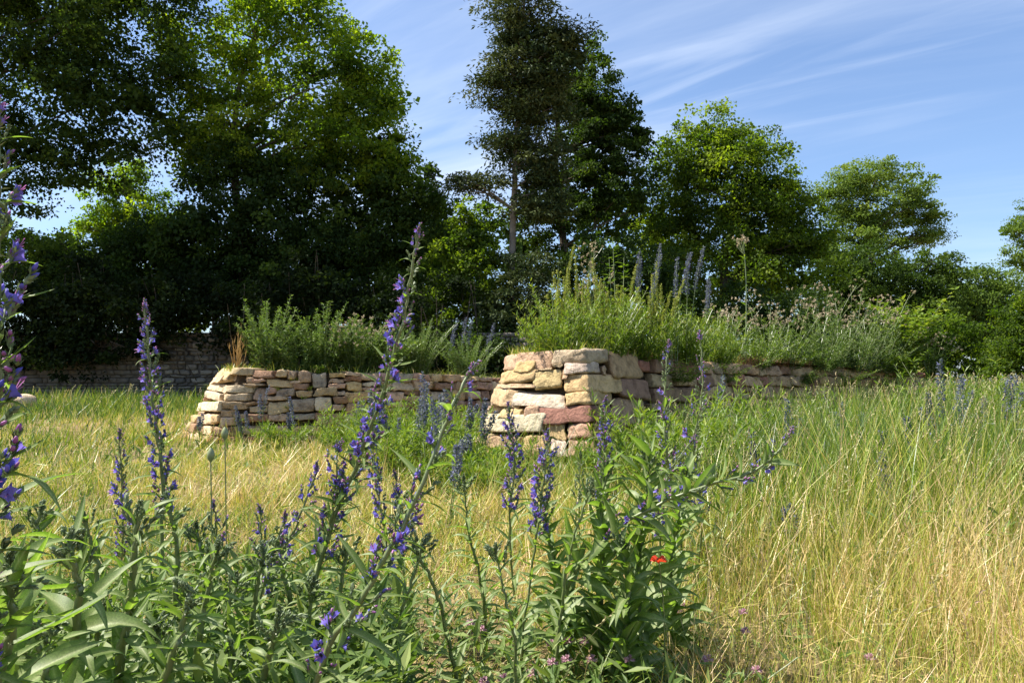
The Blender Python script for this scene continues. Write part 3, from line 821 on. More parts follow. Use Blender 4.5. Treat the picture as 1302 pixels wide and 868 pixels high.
def grass():
    rg = np.random.default_rng(42)
    mb = MB()
    for (n, d0, d1, K, wmin) in ((78000, 1.15, 3.4, 3, .0022), (92000, 3.4, 9, 2, .0055), (108000, 9, 34, 1, .012)):
        per = 13
        tx, ty = field(n // per, d0, d1, rg)
        tuft_h = np.clip(np.exp(rg.normal(0, .32, len(tx))), .4, 1.5); tuft_v = rg.normal(0, .17, len(tx)); tl = rg.normal(0, .20, (len(tx), 2))
        rad = np.minimum(.035 + .012 * ty, .16) * np.exp(rg.normal(0, .3, len(tx)))
        ox = rg.normal(size=(len(tx), per, 2)) * rad[:, None, None]
        x = (tx[:, None] + ox[..., 0]).ravel(); y = np.maximum((ty[:, None] + ox[..., 1]).ravel(), 1.05)
        lone = rg.random(len(x)) < .3                                            # single blades between the tufts
        x = np.where(lone, x + rg.normal(0, .12, len(x)) * y * .3, x)
        h, dry, th = zones(x, y)
        tuft = np.repeat(np.arange(len(tx)), per)
        keep = (rg.random(len(x)) < np.clip(th * 1.1, 0, 1)) & ~inside(x, y, NEAR_POLY) & ~inside(x, y, LEFT_POLY)
        lean = (ox / np.maximum(rad, .01)[:, None, None]).reshape(-1, 2) * .20 + tl[tuft] + rg.normal(0, .27, (len(x), 2)) * (1 + .5 * (y < 5))[:, None] + np.array((.04, 0))
        lean *= (1 - .45 / (1 + np.exp(-(x - .17 * y) * 3)))[:, None]            # the tall meadow stands straighter
        x, y, h, dry, tuft, lean = x[keep], y[keep], h[keep], dry[keep], tuft[keep], lean[keep]
        m = len(x)
        P = np.stack((x, y, gz(x, y) - .01), 1)
        hh = np.clip(h, .05, 1) * rg.uniform(.4, 1.35, m) * tuft_h[tuft]
        hh = np.minimum(hh, .70 + .22 * rg.random(m))
        flat = rg.random(m) < .10                                                # fallen straw
        hh = np.where(flat, hh * .55, hh); lean[flat] *= 3.5
        var = np.clip(dry + tuft_v[tuft] + rg.normal(0, .23, m) + .22 * flat, 0, 1)
        wd = np.maximum(wmin, y * .00105) * rg.uniform(.7, 1.6, m)
        blades(mb, P, hh, lean, wd, var, K, rg)
    tag(mb.build('grass', M_grass), kind='stuff')
    # flattened straw lying on the bare ground close to the camera
    mb = MB(); n = 60000
    x, y = field(n, 1.15, 11, rg)
    hz, _, _ = zones(x, y)
    P = np.stack((x, y, gz(x, y) + rg.random(n) ** 2.2 * (.02 + .75 * hz)), 1)
    A = rg.normal(size=(n, 3)) * np.array((1, 1, .55)); Nn = np.tile((0, 0, 1.), (n, 1)) + rg.normal(0, .2, (n, 3))
    _, dz, _ = zones(x, y)
    keep = ~inside(x, y, NEAR_POLY) & (rg.random(n) < np.clip(dz * 1.6 - .25, .12, 1))
    leaves(mb, P[keep], A[keep], Nn[keep], (rg.uniform(.06, .22, n) * np.clip(y / 3, .6, 1.6))[keep], np.maximum(.0024, y * .0008)[keep], np.clip(.70 + rg.normal(0, .2, keep.sum()), 0, 1), fold=.1)
    tag(mb.build('straw', M_grass), kind='stuff')
    # ripe seed heads standing above the blades
    mb = MB(); n = 5200
    x, y = field(n, 1.7, 26, rg, power=-.25)
    h, dry, th = zones(x, y)
    px = pxof(x, y)
    keep = (rg.random(n) < np.clip((px - 560) / 500, .16, 1) * np.where(y < 2.6, .6, 1)) & ~inside(x, y, NEAR_POLY) & ~inside(x, y, LEFT_POLY)
    x, y, h = x[keep], y[keep], h[keep]; m = len(x)
    P = np.stack((x, y, gz(x, y)), 1)
    hh = (np.clip(h, .1, 1) * 1.25 + .12) * rg.uniform(.75, 1.2, m)
    hh = np.minimum(hh, .72 + .3 * rg.random(m))
    lean = rg.normal(0, .20, (m, 2)) + np.array((.10, 0))
    var = np.clip(rg.normal(.42, .25, m), 0, 1)
    w = np.maximum(.0022, y * .00055)
    blades(mb, P, hh, lean, w * 1.3, var, 3, rg)
    tip = P.copy(); tip[:, 2] += hh * .99; tip[:, :2] += lean * hh[:, None]
    A = np.concatenate((lean * 1.6, np.full((m, 1), .8)), 1)
    for k in range(7):
        q = tip - unit(A) * (k * .011 * np.maximum(1, y * .12))[:, None]
        leaves(mb, q, A + rg.normal(0, .35, (m, 3)), rg.normal(size=(m, 3)), np.maximum(.016, y * .0027) * (1 - .06 * k), np.maximum(.005, y * .0012), np.clip(var + rg.normal(0, .1, m), 0, 1))
    tag(mb.build('seed_grass', M_seed), kind='stuff')
    # low broad-leaved weeds under the flowers in front
    mb = MB()
    for n, x0, x1, d0, d1, hz in ((17000, -120, 520, 1.15, 2.1, .34), (2600, 470, 900, 1.4, 2.7, .15), (1200, 860, 1320, 1.7, 2.5, .08), (6500, 820, 1420, 2.4, 8, .40), (1500, 0, 640, 3, 10, .10)):
        D = rg.uniform(d0, d1, n); px = rg.uniform(x0, x1, n); x = (px - CX) / F * D
        keep = fbm(x, D, 5.0, 9) > (-.7 if x0 < 0 else .0)
        x, D = x[keep], D[keep]; n = len(x)
        P = np.stack((x, D, gz(x, D) + hz * rg.random(n) ** 1.6), 1)
        far = np.maximum(1, D / 4)
        A = rdirs(n, rg) * np.array((1, 1, .7)); A[:, 2] += .35
        L = rg.uniform(.03, .085, n) * far
        leaves(mb, P, A, np.tile((0, 0, 1.), (n, 1)) + rg.normal(0, .4, (n, 3)), L, L * rg.uniform(.14, .28, n), np.clip(rg.normal(.6, .28, n), 0, 1), fold=.2)
    tag(mb.build('ground_cover', M_bluegreen), kind='stuff')
grass()

# ------------------------------------------------------------------ leafy herbs on and around the beds
def herb(name, label, cat, base, H, n=8, spread=.08, splay=.25, leafL=.07, leafW=.018, nl=30, t0=.05, t1=.95, mat=None, stem=None, seed=0, group=None,
         spike=None, lean=(0, 0), droop=.2, r=.004, taper=.5, up=.5, head=None, var=.5, hv=.25):
    """A clump: n stems from one foot, leaves along them; spike=(share, radius, count, material, size); head=(count, radius, material, size)."""
    rg = np.random.default_rng(seed)
    base = np.asarray(base, float)
    root = thing(name, label, cat, base, group)
    sm, fm, hm = MB(), MB(), MB()
    for i in range(n):
        a = rg.uniform(0, 6.283); q = math.sqrt(rg.random())
        out = np.array((math.cos(a), math.sin(a), 0)) * q
        foot = base + out * spread * .5 + np.array((0, 0, -.04))
        h = H * (1 - hv * rg.random()) * (1 - .22 * q * (n > 3)) if i > n // 14 else H * (1 - .12 * rg.random() * (i > 0))
        if i <= n // 14: q *= .55
        tip = foot + out * (spread + splay * h) + np.array((lean[0], lean[1], 0)) * h + np.array((0, 0, h))
        mid = foot * .5 + tip * .5 + np.array((0, 0, h * .10)) - out * splay * h * .12 + rg.normal(0, .02 * H, 3) * np.array((1, 1, .2))
        T = curve([foot, mid, tip], 12)
        tube(sm, T[::2] if n > 12 else T, np.linspace(r, r * .4, 6 if n > 12 else 12), 3 if n > 12 else 4, var=np.clip(rg.normal(.5, .15), 0, 1))
        if nl:
            t = np.sort(rg.uniform(t0, t1, nl)); k = t * 10.99; i0 = k.astype(int); f = (k - i0)[:, None]
            P = T[i0] * (1 - f) + T[i0 + 1] * f
            az = np.arange(nl) * 2.4 + rg.uniform(0, 6); el = up + rg.normal(0, .3, nl) - droop * (1 - t)
            A = np.stack((np.cos(az) * np.cos(el), np.sin(az) * np.cos(el), np.sin(el)), 1)
            L = leafL * (1 - taper * t) * rg.uniform(.65, 1.25, nl)
            v = np.clip(var + rg.normal(0, .2, nl) + .15 * (t - .5), 0, 1)
            leaves(fm, P, A, np.tile((0, 0, 1.), (nl, 1)) + rg.normal(0, .3, (nl, 3)), L, L * leafW / leafL, v, fold=.2)
        if spike:
            sh, sr, cnt, smat, sz = spike
            t = 1 - sh * rg.random(cnt); k = t * 10.99; i0 = k.astype(int); f = (k - i0)[:, None]
            P = T[i0] * (1 - f) + T[i0 + 1] * f
            A = rdirs(cnt, rg) * np.array((1, 1, .6)); A[:, 2] += .25
            rad = sr * np.clip((1.02 - t) / (sh * .35), .25, 1) * rg.uniform(.3, 1, cnt)
            P = P + unit(A) * rad[:, None] * .6
            leaves(hm, P, A, rdirs(cnt, rg), sz * rg.uniform(.7, 1.4, cnt), sz * .6, np.clip(rg.normal(.5, .25, cnt), 0, 1))
        if spike and n <= 5 and hm.n:
            hm.build('flower_spike', spike[3], root, base); hm = MB()
        if head:
            cnt, sr, smat, sz = head
            per = 9
            ce = T[-1] + rg.normal(0, sr, (cnt, 3)) * np.array((1, 1, .9)) - np.array((0, 0, sr * .6))
            for c in ce[: max(1, cnt // 2)]:
                tube(sm, [T[-3], (T[-3] + c) / 2 + np.array((0, 0, -.005)), c], [r * .5, r * .4, r * .3], 3)
            P = np.repeat(ce, per, 0); A = rdirs(len(P), rg)
            leaves(hm, P, A, rdirs(len(P), rg), sz * rg.uniform(.7, 1.3, len(P)), sz * .6, np.clip(rg.normal(.5, .25, len(P)), 0, 1))
    sm.build('stem', stem or M_stem, root, base)
    if fm.n: fm.build('foliage', mat or M_fresh, root, base)
    if hm.n: hm.build('flower_spike' if spike else 'seed_head', (spike[3] if spike else head[2]), root, base)
    return root

ZL, ZN = .93, 1.04
def on(px, py_top, D, zb):
    """Foot on the bed surface and height so that the tip reaches photo row py_top."""
    t = W(px, py_top, D)
    return (t[0], D, zb), t[2] - zb

def bed_plants():
    k = 100
    def h(name, label, cat, px, py, D, zb, **kw):
        nonlocal k; k += 1
        b, H = on(px, py, D, zb)
        return herb(name, label, cat, b, H, seed=k, **kw)
    bush = dict(n=64, spread=.26, splay=.24, leafL=.085, leafW=.03, nl=70, mat=M_bluegreen, r=.005, taper=.45, hv=.38)
    h('mugwort_bush', 'tall grey-green leafy bush at the pale end of the left bed', 'bush', 342, 368, 11.6, ZL, **bush)
    h('mugwort_bush', 'second grey-green leafy bush along the left bed, one blunt tall shoot', 'bush', 412, 374, 11.8, ZL, **bush)
    h('mugwort_bush', 'low leafy bush of the left bed with thin dry flower tops', 'bush', 456, 392, 12.0, ZL - .02, head=(2, .03, M_pale, .03), **bush)
    h('wormwood_bush', 'soft silvery dome-shaped bush at the middle of the left bed', 'bush', 530, 398, 12.5, ZL - .04, **{**bush, 'n': 64, 'leafL': .065, 'leafW': .018, 'nl': 95, 'splay': .36})
    h('wormwood_bush', 'fine-leaved silvery bush at the right end of the left bed', 'bush', 596, 414, 13.1, ZL - .08, **{**bush, 'n': 60, 'leafL': .065, 'leafW': .018, 'nl': 90, 'splay': .45})
    h('wormwood_bush', 'low green bush between the dome-shaped bush and the leafy bushes', 'bush', 490, 408, 12.2, ZL - .02, **{**bush, 'splay': .5})
    h('wormwood_bush', 'small leafy bush hugging the wall top below the second tall bush', 'bush', 380, 420, 11.55, ZL, **{**bush, 'n': 22, 'splay': .5})
    for px, py, D, w in ((577, 404, 13.6, 'leftmost of three blue-grey spikes above the left bed, standing thickest'), (597, 402, 14.0, 'middle of three blue-grey spikes above the left bed'),
                      (623, 408, 14.2, 'rightmost of three blue-grey spikes above the left bed, leaning out')):
        h('bugloss_plant', w, 'flower', px - 8, py, D, ZL - .08, n=2, spread=.03, splay=.05, leafL=.07, leafW=.015, nl=26, t1=.55, mat=M_bluegreen, spike=(.5, .035, 150, M_bluespike, .028), lean=(.12, 0))
    h('dry_reed', 'upright bundle of ochre dry stalks at the pale end of the left bed', 'plant', 303, 412, 11.5, ZL, n=14, spread=.06, splay=.10, nl=5, leafL=.2, leafW=.012, up=1.2, mat=M_ochre, stem=M_ochre, r=.007)
    h('trailing_plant', 'limp leafy stems hanging over the left bed wall', 'plant', 408, 458, 11.45, ZL, n=7, spread=.06, splay=.3, nl=30, leafL=.07, leafW=.025, mat=M_fresh, lean=(0, -.5))
    # yellow weld on the near bed
    wd = dict(n=5, spread=.07, splay=.08, leafL=.085, leafW=.013, nl=40, t1=.7, up=.8, mat=M_fresh, spike=(.55, .02, 300, M_weld, .017), r=.0045, hv=.2)
    for px, py, D, w in ((722, 306, 8.6, 'tallest yellow weld spike at the left of the near bed'), (732, 322, 8.9, 'pale yellow weld close beside the tallest one'),
                         (757, 326, 8.5, 'yellow weld with paired tips right of the brown seed heads'), (742, 352, 8.7, 'shorter yellow weld in front of the brown seed heads'),
                         (822, 345, 8.8, 'leaning yellow weld between the blue spikes of the near bed'), (850, 352, 8.7, 'short yellow weld under the thick blue spikes'), (790, 332, 8.6, 'slim yellow weld right of the ladder-leaved shoot'), (708, 352, 8.3, 'low yellow weld at the very left of the near bed stand'), (770, 350, 8.3, 'young yellow weld in front of the ladder-leaved shoot'), (806, 362, 8.5, 'small yellow weld under the unopened bugloss spike'), (836, 330, 8.9, 'green-yellow weld close behind the slim blue spike')):
        h('weld_plant', w, 'flower', px, py, D, ZN, **wd)
    for px, py, D, ln, w in ((690, 345, 8.5, -.1, 'thin straggling yellow shoot leaning left from the near bed'), (678, 392, 8.4, -.2, 'low straggling shoot at the left rim of the near bed'),
                             (668, 372, 8.7, -.25, 'outermost bare wiry shoot left of the weld')):
        h('wild_mustard', w, 'flower', px + 22, py, D, ZN, n=4, spread=.04, splay=.25, leafL=.05, leafW=.012, nl=12, mat=M_fresh, head=(4, .03, M_weld, .022), r=.003, lean=(ln, 0))
    for px, py, D, w in ((745, 306, 9.2, 'brown tufted seed heads between the weld spikes'), (758, 312, 9.4, 'greyish seed heads just right of the brown tufted ones')):
        h('thistle_plant', w, 'plant', px, py, D, ZN, n=5, spread=.05, splay=.14, leafL=.06, leafW=.015, nl=14, mat=M_bluegreen, head=(6, .06, M_pale, .026), r=.0035)
    for px, py, D, w in ((785, 296, 9.0, 'tall green shoot with ladder-like leaves in the near bed'), (778, 322, 9.3, 'second ladder-leaved shoot, half hidden behind the taller one')):
        h('lovage_plant', w, 'plant', px, py, D, ZN, n=2, spread=.03, splay=.06, leafL=.17, leafW=.06, nl=34, mat=M_fresh, r=.007, taper=.55, up=.25)
    for px, py, D, w in ((815, 316, 8.9, 'grey-green unopened bugloss spike right of the ladder-leaved shoot'), (829, 304, 9.1, 'slim blue bugloss spike with the sharpest tip in the near bed'),
                         (866, 316, 8.8, 'thick violet-blue bugloss spike at the right of the near bed'), (880, 310, 9.0, 'pale blue bugloss spike leaning right, topmost of the thick pair'),
                         (836, 352, 9.3, 'faded blue bugloss between weld and thick violet spikes'), (898, 350, 9.2, 'short blue bugloss fringed by leaves at the right of the thick pair')):
        h('bugloss_plant', w, 'flower', px - 8, py, D, ZN, n=2, spread=.03, splay=.06, leafL=.10, leafW=.017, nl=40, t1=.6, mat=M_bluegreen, spike=(.46, .028, 240, M_bluespike, .021), lean=(.08, 0), r=.005)
    g = dict(n=78, spread=.36, splay=.10, leafL=.115, leafW=.019, up=.75, var=.62, nl=36, mat=M_fresh, r=.0035, hv=.62)
    for px, py, D, w in ((712, 352, 8.05, 'bright green narrow-leaved clump at the foot of the tallest weld'), (765, 346, 8.15, 'green leafy clump in the middle of the near bed front'),
                         (815, 366, 8.6, 'dense green clump under the slim blue spike'), (868, 376, 9.2, 'dark green broad clump at the near bed right shoulder'), (905, 392, 10.2, 'leafy clump linking the near bed to the flowery bank')):
        h('herb_clump', w, 'plant', px, py, D, ZN, **g)
    # the flowery bank along the right side
    h('wild_lettuce', 'single tall pale green stalk with tufted top above the flowery bank', 'plant', 945, 298, 11.0, ZN, n=1, spread=.0, splay=.0, leafL=.13, leafW=.035, nl=30, t0=.1, t1=.93, mat=M_fresh, head=(12, .05, M_pale, .035), r=.011, up=.1, hv=0)
    gf = dict(n=18, spread=.22, splay=.28, leafL=.09, leafW=.022, nl=30, mat=M_bluegreen, r=.004, head=(3, .04, M_pale, .026), hv=.35)
    for px, py, D, w in ((912, 366, 10.6, 'grey-leaved plant with cream tufts left of the tall pale stalk'), (930, 378, 10.9, 'cream-tufted plant at the foot of the tall pale stalk'),
                         (972, 366, 11.4, 'mauve-grey feathery plant right of the tall pale stalk'), (1000, 362, 11.8, 'plant with forked brown stems rising in the middle of the bank'),
                         (1040, 352, 12.4, 'wiry dark stem with pods standing over the bank middle'), (1060, 366, 12.6, 'first cream plume plant of the bank right half'),
                         (1078, 362, 12.8, 'tallest cream plume plant, with a green pointed spike beside it'), (1108, 364, 13.0, 'pinkish plume plant left of the leafy sapling'),
                         (1128, 378, 13.2, 'last small cream plume before the leafy sapling'), (1182, 415, 13.4, 'whitish flower stems right of the leafy sapling')):
        h('groundsel_plant', w, 'flower', px, py, D, ZN - .02, **gf)
    g2 = dict(n=70, spread=.40, splay=.45, leafL=.08, leafW=.020, nl=48, mat=M_bluegreen, r=.0035, hv=.62)
    for px, py, D, w in ((950, 402, 11.2, 'grassy green clump above the rusty wall edge'), (992, 396, 12.0, 'yellowish green clump in the middle of the bank'),
                         (1045, 402, 12.2, 'rounded green clump draped over the wall stones'), (1085, 388, 12.8, 'darker green clump beside the draped one'), (1118, 402, 13.1, 'bushy green clump next to the leafy sapling')):
        h('herb_clump', w, 'plant', px, py, D, ZN - .03, **{**g2, 'mat': M_fresh if px < 1010 else M_bluegreen})
    h('sapling', 'bright green broad-leaved sapling at the right end of the bank', 'sapling', 1148, 366, 13.3, ZN - .08, n=26, spread=.16, splay=.48, leafL=.15, leafW=.085, nl=38, t1=1, taper=.2, mat=M_fresh, r=.004, up=.1, var=.62)
    h('sapling', 'low bright sprout spilling over the wall end under the sapling', 'sapling', 1150, 442, 13.0, ZN - .1, n=16, spread=.2, splay=.8, leafL=.13, leafW=.07, nl=24, t1=1, mat=M_fresh, r=.003, up=.1, var=.55)
bed_plants()

def spill():
    k = 700
    for px, D, zt, w in ((905, 10.3, 1.06, 'leafy stems spilling over the right wall next to the rusty edge'), (1010, 12.0, 1.04, 'green growth spilling over the right wall middle'), (1062, 12.4, 1.02, 'grey-green growth hanging over the right wall below the plumes'), (1118, 13.0, .98, 'leafy fringe hanging over the right wall near its end'), (850, 9.0, 1.07, 'small green fringe over the shaded wall near the corner')):
        k += 1
        herb('trailing_plant', w, 'plant', ((px - CX) / F * D + .12, D - .12, zt - .22), .30, n=26, spread=.22, splay=.7, leafL=.075, leafW=.022, nl=26, mat=M_fresh if k % 2 else M_bluegreen, seed=k, lean=(.1, -.9), r=.003, hv=.5, up=.2)
spill()

def bed_turf():
    """Short green and rusty dry grass covering the bed tops and spilling over the stones."""
    rg = np.random.default_rng(8)
    for label, mat, spec in (('turf', M_grass, 0), ('dry_thatch', M_rust, 1)):
        mb = MB()
        for wall, poly, n in ((near_wall, NEAR_POLY, 6500), (left_wall, LEFT_POLY, 1500)):
            s = rg.uniform(.2, wall.S[-1], n); d = rg.uniform(.04, 1.0, n) ** 1.4
            if spec:
                if wall is left_wall: continue
                s = np.concatenate((rg.normal(7.3, .4, 2600), rg.normal(8.3, .5, 1300), rg.normal(4.2, .3, 400))); d = rg.uniform(-.02, .5, len(s)); n = len(s)
                s = np.clip(s, .2, wall.S[-1])
            P = wall.at(s, d, wall.top(s) - .02)
            h = rg.uniform(.02, .15, n) * (1 if not spec else .9)
            lean = rg.normal(0, .5, (n, 2)) + (np.array((.1, -.9)) * (rg.random((n, 1)) < .5) if spec else 0)
            if spec: h = np.where(rg.random(n) < .4, -h * .9, h)
            blades(mb, P, h, lean, np.full(n, .010), np.clip(rg.normal(.36 if not spec else .6, .2, n), 0, 1), 2, rg)
        if not spec:                                                             # small sprouts rooted in the joints
            for wall in (near_wall, left_wall):
                for _ in range(46):
                    s0 = rg.uniform(.3, wall.S[-1] - .2); z0 = rg.uniform(.05, .85); k = 14
                    P = wall.at(rg.normal(s0, .03, k), np.full(k, .01), rg.normal(z0, .012, k))
                    i = np.argmin(np.abs(wall.S - s0)); out = wall.M[i]
                    blades(mb, P, rg.uniform(.04, .13, k), out * 1.1 + rg.normal(0, .5, (k, 2)), np.full(k, .009), np.clip(rg.normal(.3, .2, k), 0, 1), 2, rg, sag=.5)
        tag(mb.build(label, mat), kind='stuff')
bed_turf()

# ------------------------------------------------------------------ viper's bugloss close to the camera
def leaf_proto(seed, wr, bend, wave=.0, mat=None, n=7):
    rg = np.random.default_rng(seed)
    t = np.linspace(0, 1, n)
    w = wr * np.sin(math.pi * np.clip(t * .94 + .06, 0, 1) ** .72) ** .85 * .5
    w[-1] = .002
    x = np.cumsum(np.concatenate(((0,), np.cos(bend * t[:-1] ** 1.2)))) / (n - 1); z = -np.cumsum(np.concatenate(((0,), np.sin(bend * t[:-1] ** 1.2)))) / (n - 1)
    tw = wave * np.sin(t * 3.2 + seed)
    V = []; var = []
    for i in range(n):
        up = w[i] * .42
        for q, (yy, zz) in enumerate(((-w[i], up), (-w[i] * .12, .0), (w[i] * .12, .0), (w[i], up))):
            V.append((x[i], yy * math.cos(tw[i]) - zz * math.sin(tw[i]), z[i] + zz * math.cos(tw[i]) + yy * math.sin(tw[i])))
            var.append(.32 + .1 * rg.normal() if q in (0, 3) else .97)
    Q = [(i * 4 + j, i * 4 + j + 1, i * 4 + j + 5, i * 4 + j + 4) for i in range(n - 1) for j in range(3)]
    mb = MB(); mb.add(V, Q=Q, var=np.clip(var, 0, 1))
    return mb.mesh('leaf', mat or M_hero, smooth=True)
LEAVES = [leaf_proto(1, .16, .5, .25), leaf_proto(2, .14, .95, .4), leaf_proto(3, .18, .25, .2), leaf_proto(4, .12, 1.4, .5), leaf_proto(5, .15, -.35, .35)]
BROAD = [leaf_proto(11, .19, .55, .5), leaf_proto(12, .21, 1.0, .6), leaf_proto(13, .17, 1.5, .7), leaf_proto(14, .20, .2, .5), leaf_proto(15, .18, 1.9, .5), leaf_proto(16, .16, -.4, .5)]

WIDE = [leaf_proto(17, .30, .6, .5), leaf_proto(18, .27, 1.1, .6), leaf_proto(19, .32, .25, .4), leaf_proto(20, .26, 1.5, .6)]

def flower_proto(seed, opened=2, buds=3, green=False):
    """A side curl of the spike, outward along +X, about 25 mm: bract, hairy calyces, open violet funnels with pink stamens, buds."""
    rg = np.random.default_rng(seed)
    mb = MB()
    def frame(A):
        A = unit(np.asarray(A, float)); B = unit(np.cross(A, (0.2, .3, 1))); return A, B, np.cross(A, B)
    def funnel(o, A, s, var):
        A, B, Cc = frame(A)
        rings = []
        for t, r in ((0, .0016), (.007, .0028), (.013, .0058)):
            a = np.arange(10) * math.pi / 5
            rings.append(o + s * (A * t + r * (np.cos(a)[:, None] * B + np.sin(a)[:, None] * Cc)))
        a = np.arange(10) * math.pi / 5
        rr = np.where(np.arange(10) % 2 == 0, .0098, .0068); tt = np.where(np.arange(10) % 2 == 0, .0175, .0150) + .004 * np.cos(a)
        rings.append(o + s * (A * tt[:, None] + rr[:, None] * (np.cos(a)[:, None] * B + np.sin(a)[:, None] * Cc)))
        V = np.vstack(rings)
        Q = [(i * 10 + j, i * 10 + (j + 1) % 10, (i + 1) * 10 + (j + 1) % 10, (i + 1) * 10 + j) for i in range(3) for j in range(10)]
        mb.add(V, Q=Q, var=np.clip(np.repeat((var + .3, var + .15, var, var - .1), 10), 0, 1), mat=0)
        for q in range(4):
            d = A + B * rg.normal(0, .22) + Cc * rg.normal(0, .22)
            p0 = o + A * s * .012; p1 = o + unit(d) * s * rg.uniform(.021, .027)
            e = B * s * .0007
            mb.add([p0 - e, p0 + e, p1 + e, p1 - e], Q=[(0, 1, 2, 3)], var=.8, mat=1)
    def spindle(o, A, L, r, mat, var):
        A, B, Cc = frame(A)
        a = np.arange(5) * 2 * math.pi / 5
        V = [o]
        for t, k in ((.35, 1), (.75, .75)):
            V += list(o + A * L * t + r * k * (np.cos(a)[:, None] * B + np.sin(a)[:, None] * Cc))
        V.append(o + A * L)
        T = [(0, 1 + (j + 1) % 5, 1 + j) for j in range(5)] + [(11, 6 + j, 6 + (j + 1) % 5) for j in range(5)]
        Q = [(1 + j, 1 + (j + 1) % 5, 6 + (j + 1) % 5, 6 + j) for j in range(5)]
        mb.add(V, Q=Q, T=T, var=var, mat=mat)
    def calyx(o, A):
        A, B, Cc = frame(A)
        a = np.arange(5) * 2 * math.pi / 5 + .3
        D = A + .45 * (np.cos(a)[:, None] * B + np.sin(a)[:, None] * Cc)
        leaves(mb, np.tile(o, (5, 1)), D, np.tile(-A, (5, 1)), .010, .0035, rg.uniform(.3, .9, 5), mat=2)
    for i in range(opened):
        o = np.array((.006 + .007 * i, rg.normal(0, .003), .002 + .003 * i)); A = np.array((1, rg.normal(0, .45), .25 + .35 * i + rg.normal(0, .15)))
        calyx(o, A); funnel(o, A, rg.uniform(.65, .95), rg.uniform(.3, .9))
    for i in range(buds):
        o = np.array((.010 + .004 * i, rg.normal(0, .004), .004 + .004 * i)); A = np.array((.8, rg.normal(0, .6), .7 + rg.normal(0, .2)))
        calyx(o, A); spindle(o + unit(A) * .003, A, rg.uniform(.008, .012), .0022, 2 if green else (1 if rg.random() < .5 else 0), rg.uniform(.2, .8))
    tube(mb, [(0, 0, -.002), (.008, 0, .001), (.018, 0, .008)], [.0016, .0014, .001], 4, var=.5, mat=2)
    leaves(mb, np.array([(0, 0, -.003)]), np.array([(1, .2, .35)]), np.array([(0, 0, 1.)]), .026, .006, .45, mat=2)
    return mb.mesh('flower_cluster', [M_petal, M_bud, M_calyx], smooth=True)
CLUSTERS = [flower_proto(21, 2, 4), flower_proto(22, 1, 5), flower_proto(23, 1, 4), flower_proto(24, 2, 3), flower_proto(20, 1, 6)]
GREENBUD = [flower_proto(28, 0, 5, True), flower_proto(29, 0, 4, True)]
SPENT = [flower_proto(25, 0, 5), flower_proto(26, 0, 4), flower_proto(27, 1, 4)]

def frame_mat(o, X, Z, s):
    X = Vector(X).normalized(); Z = Vector(Z); Y = Z.cross(X)
    if Y.length < 1e-4: Y = Vector((0, 1, 0)).cross(X)
    Y.normalize(); Z = X.cross(Y)
    M = Matrix((X, Y, Z)).transposed().to_4x4()
    return Matrix.Translation(Vector(o)) @ M @ Matrix.Scale(s, 4)

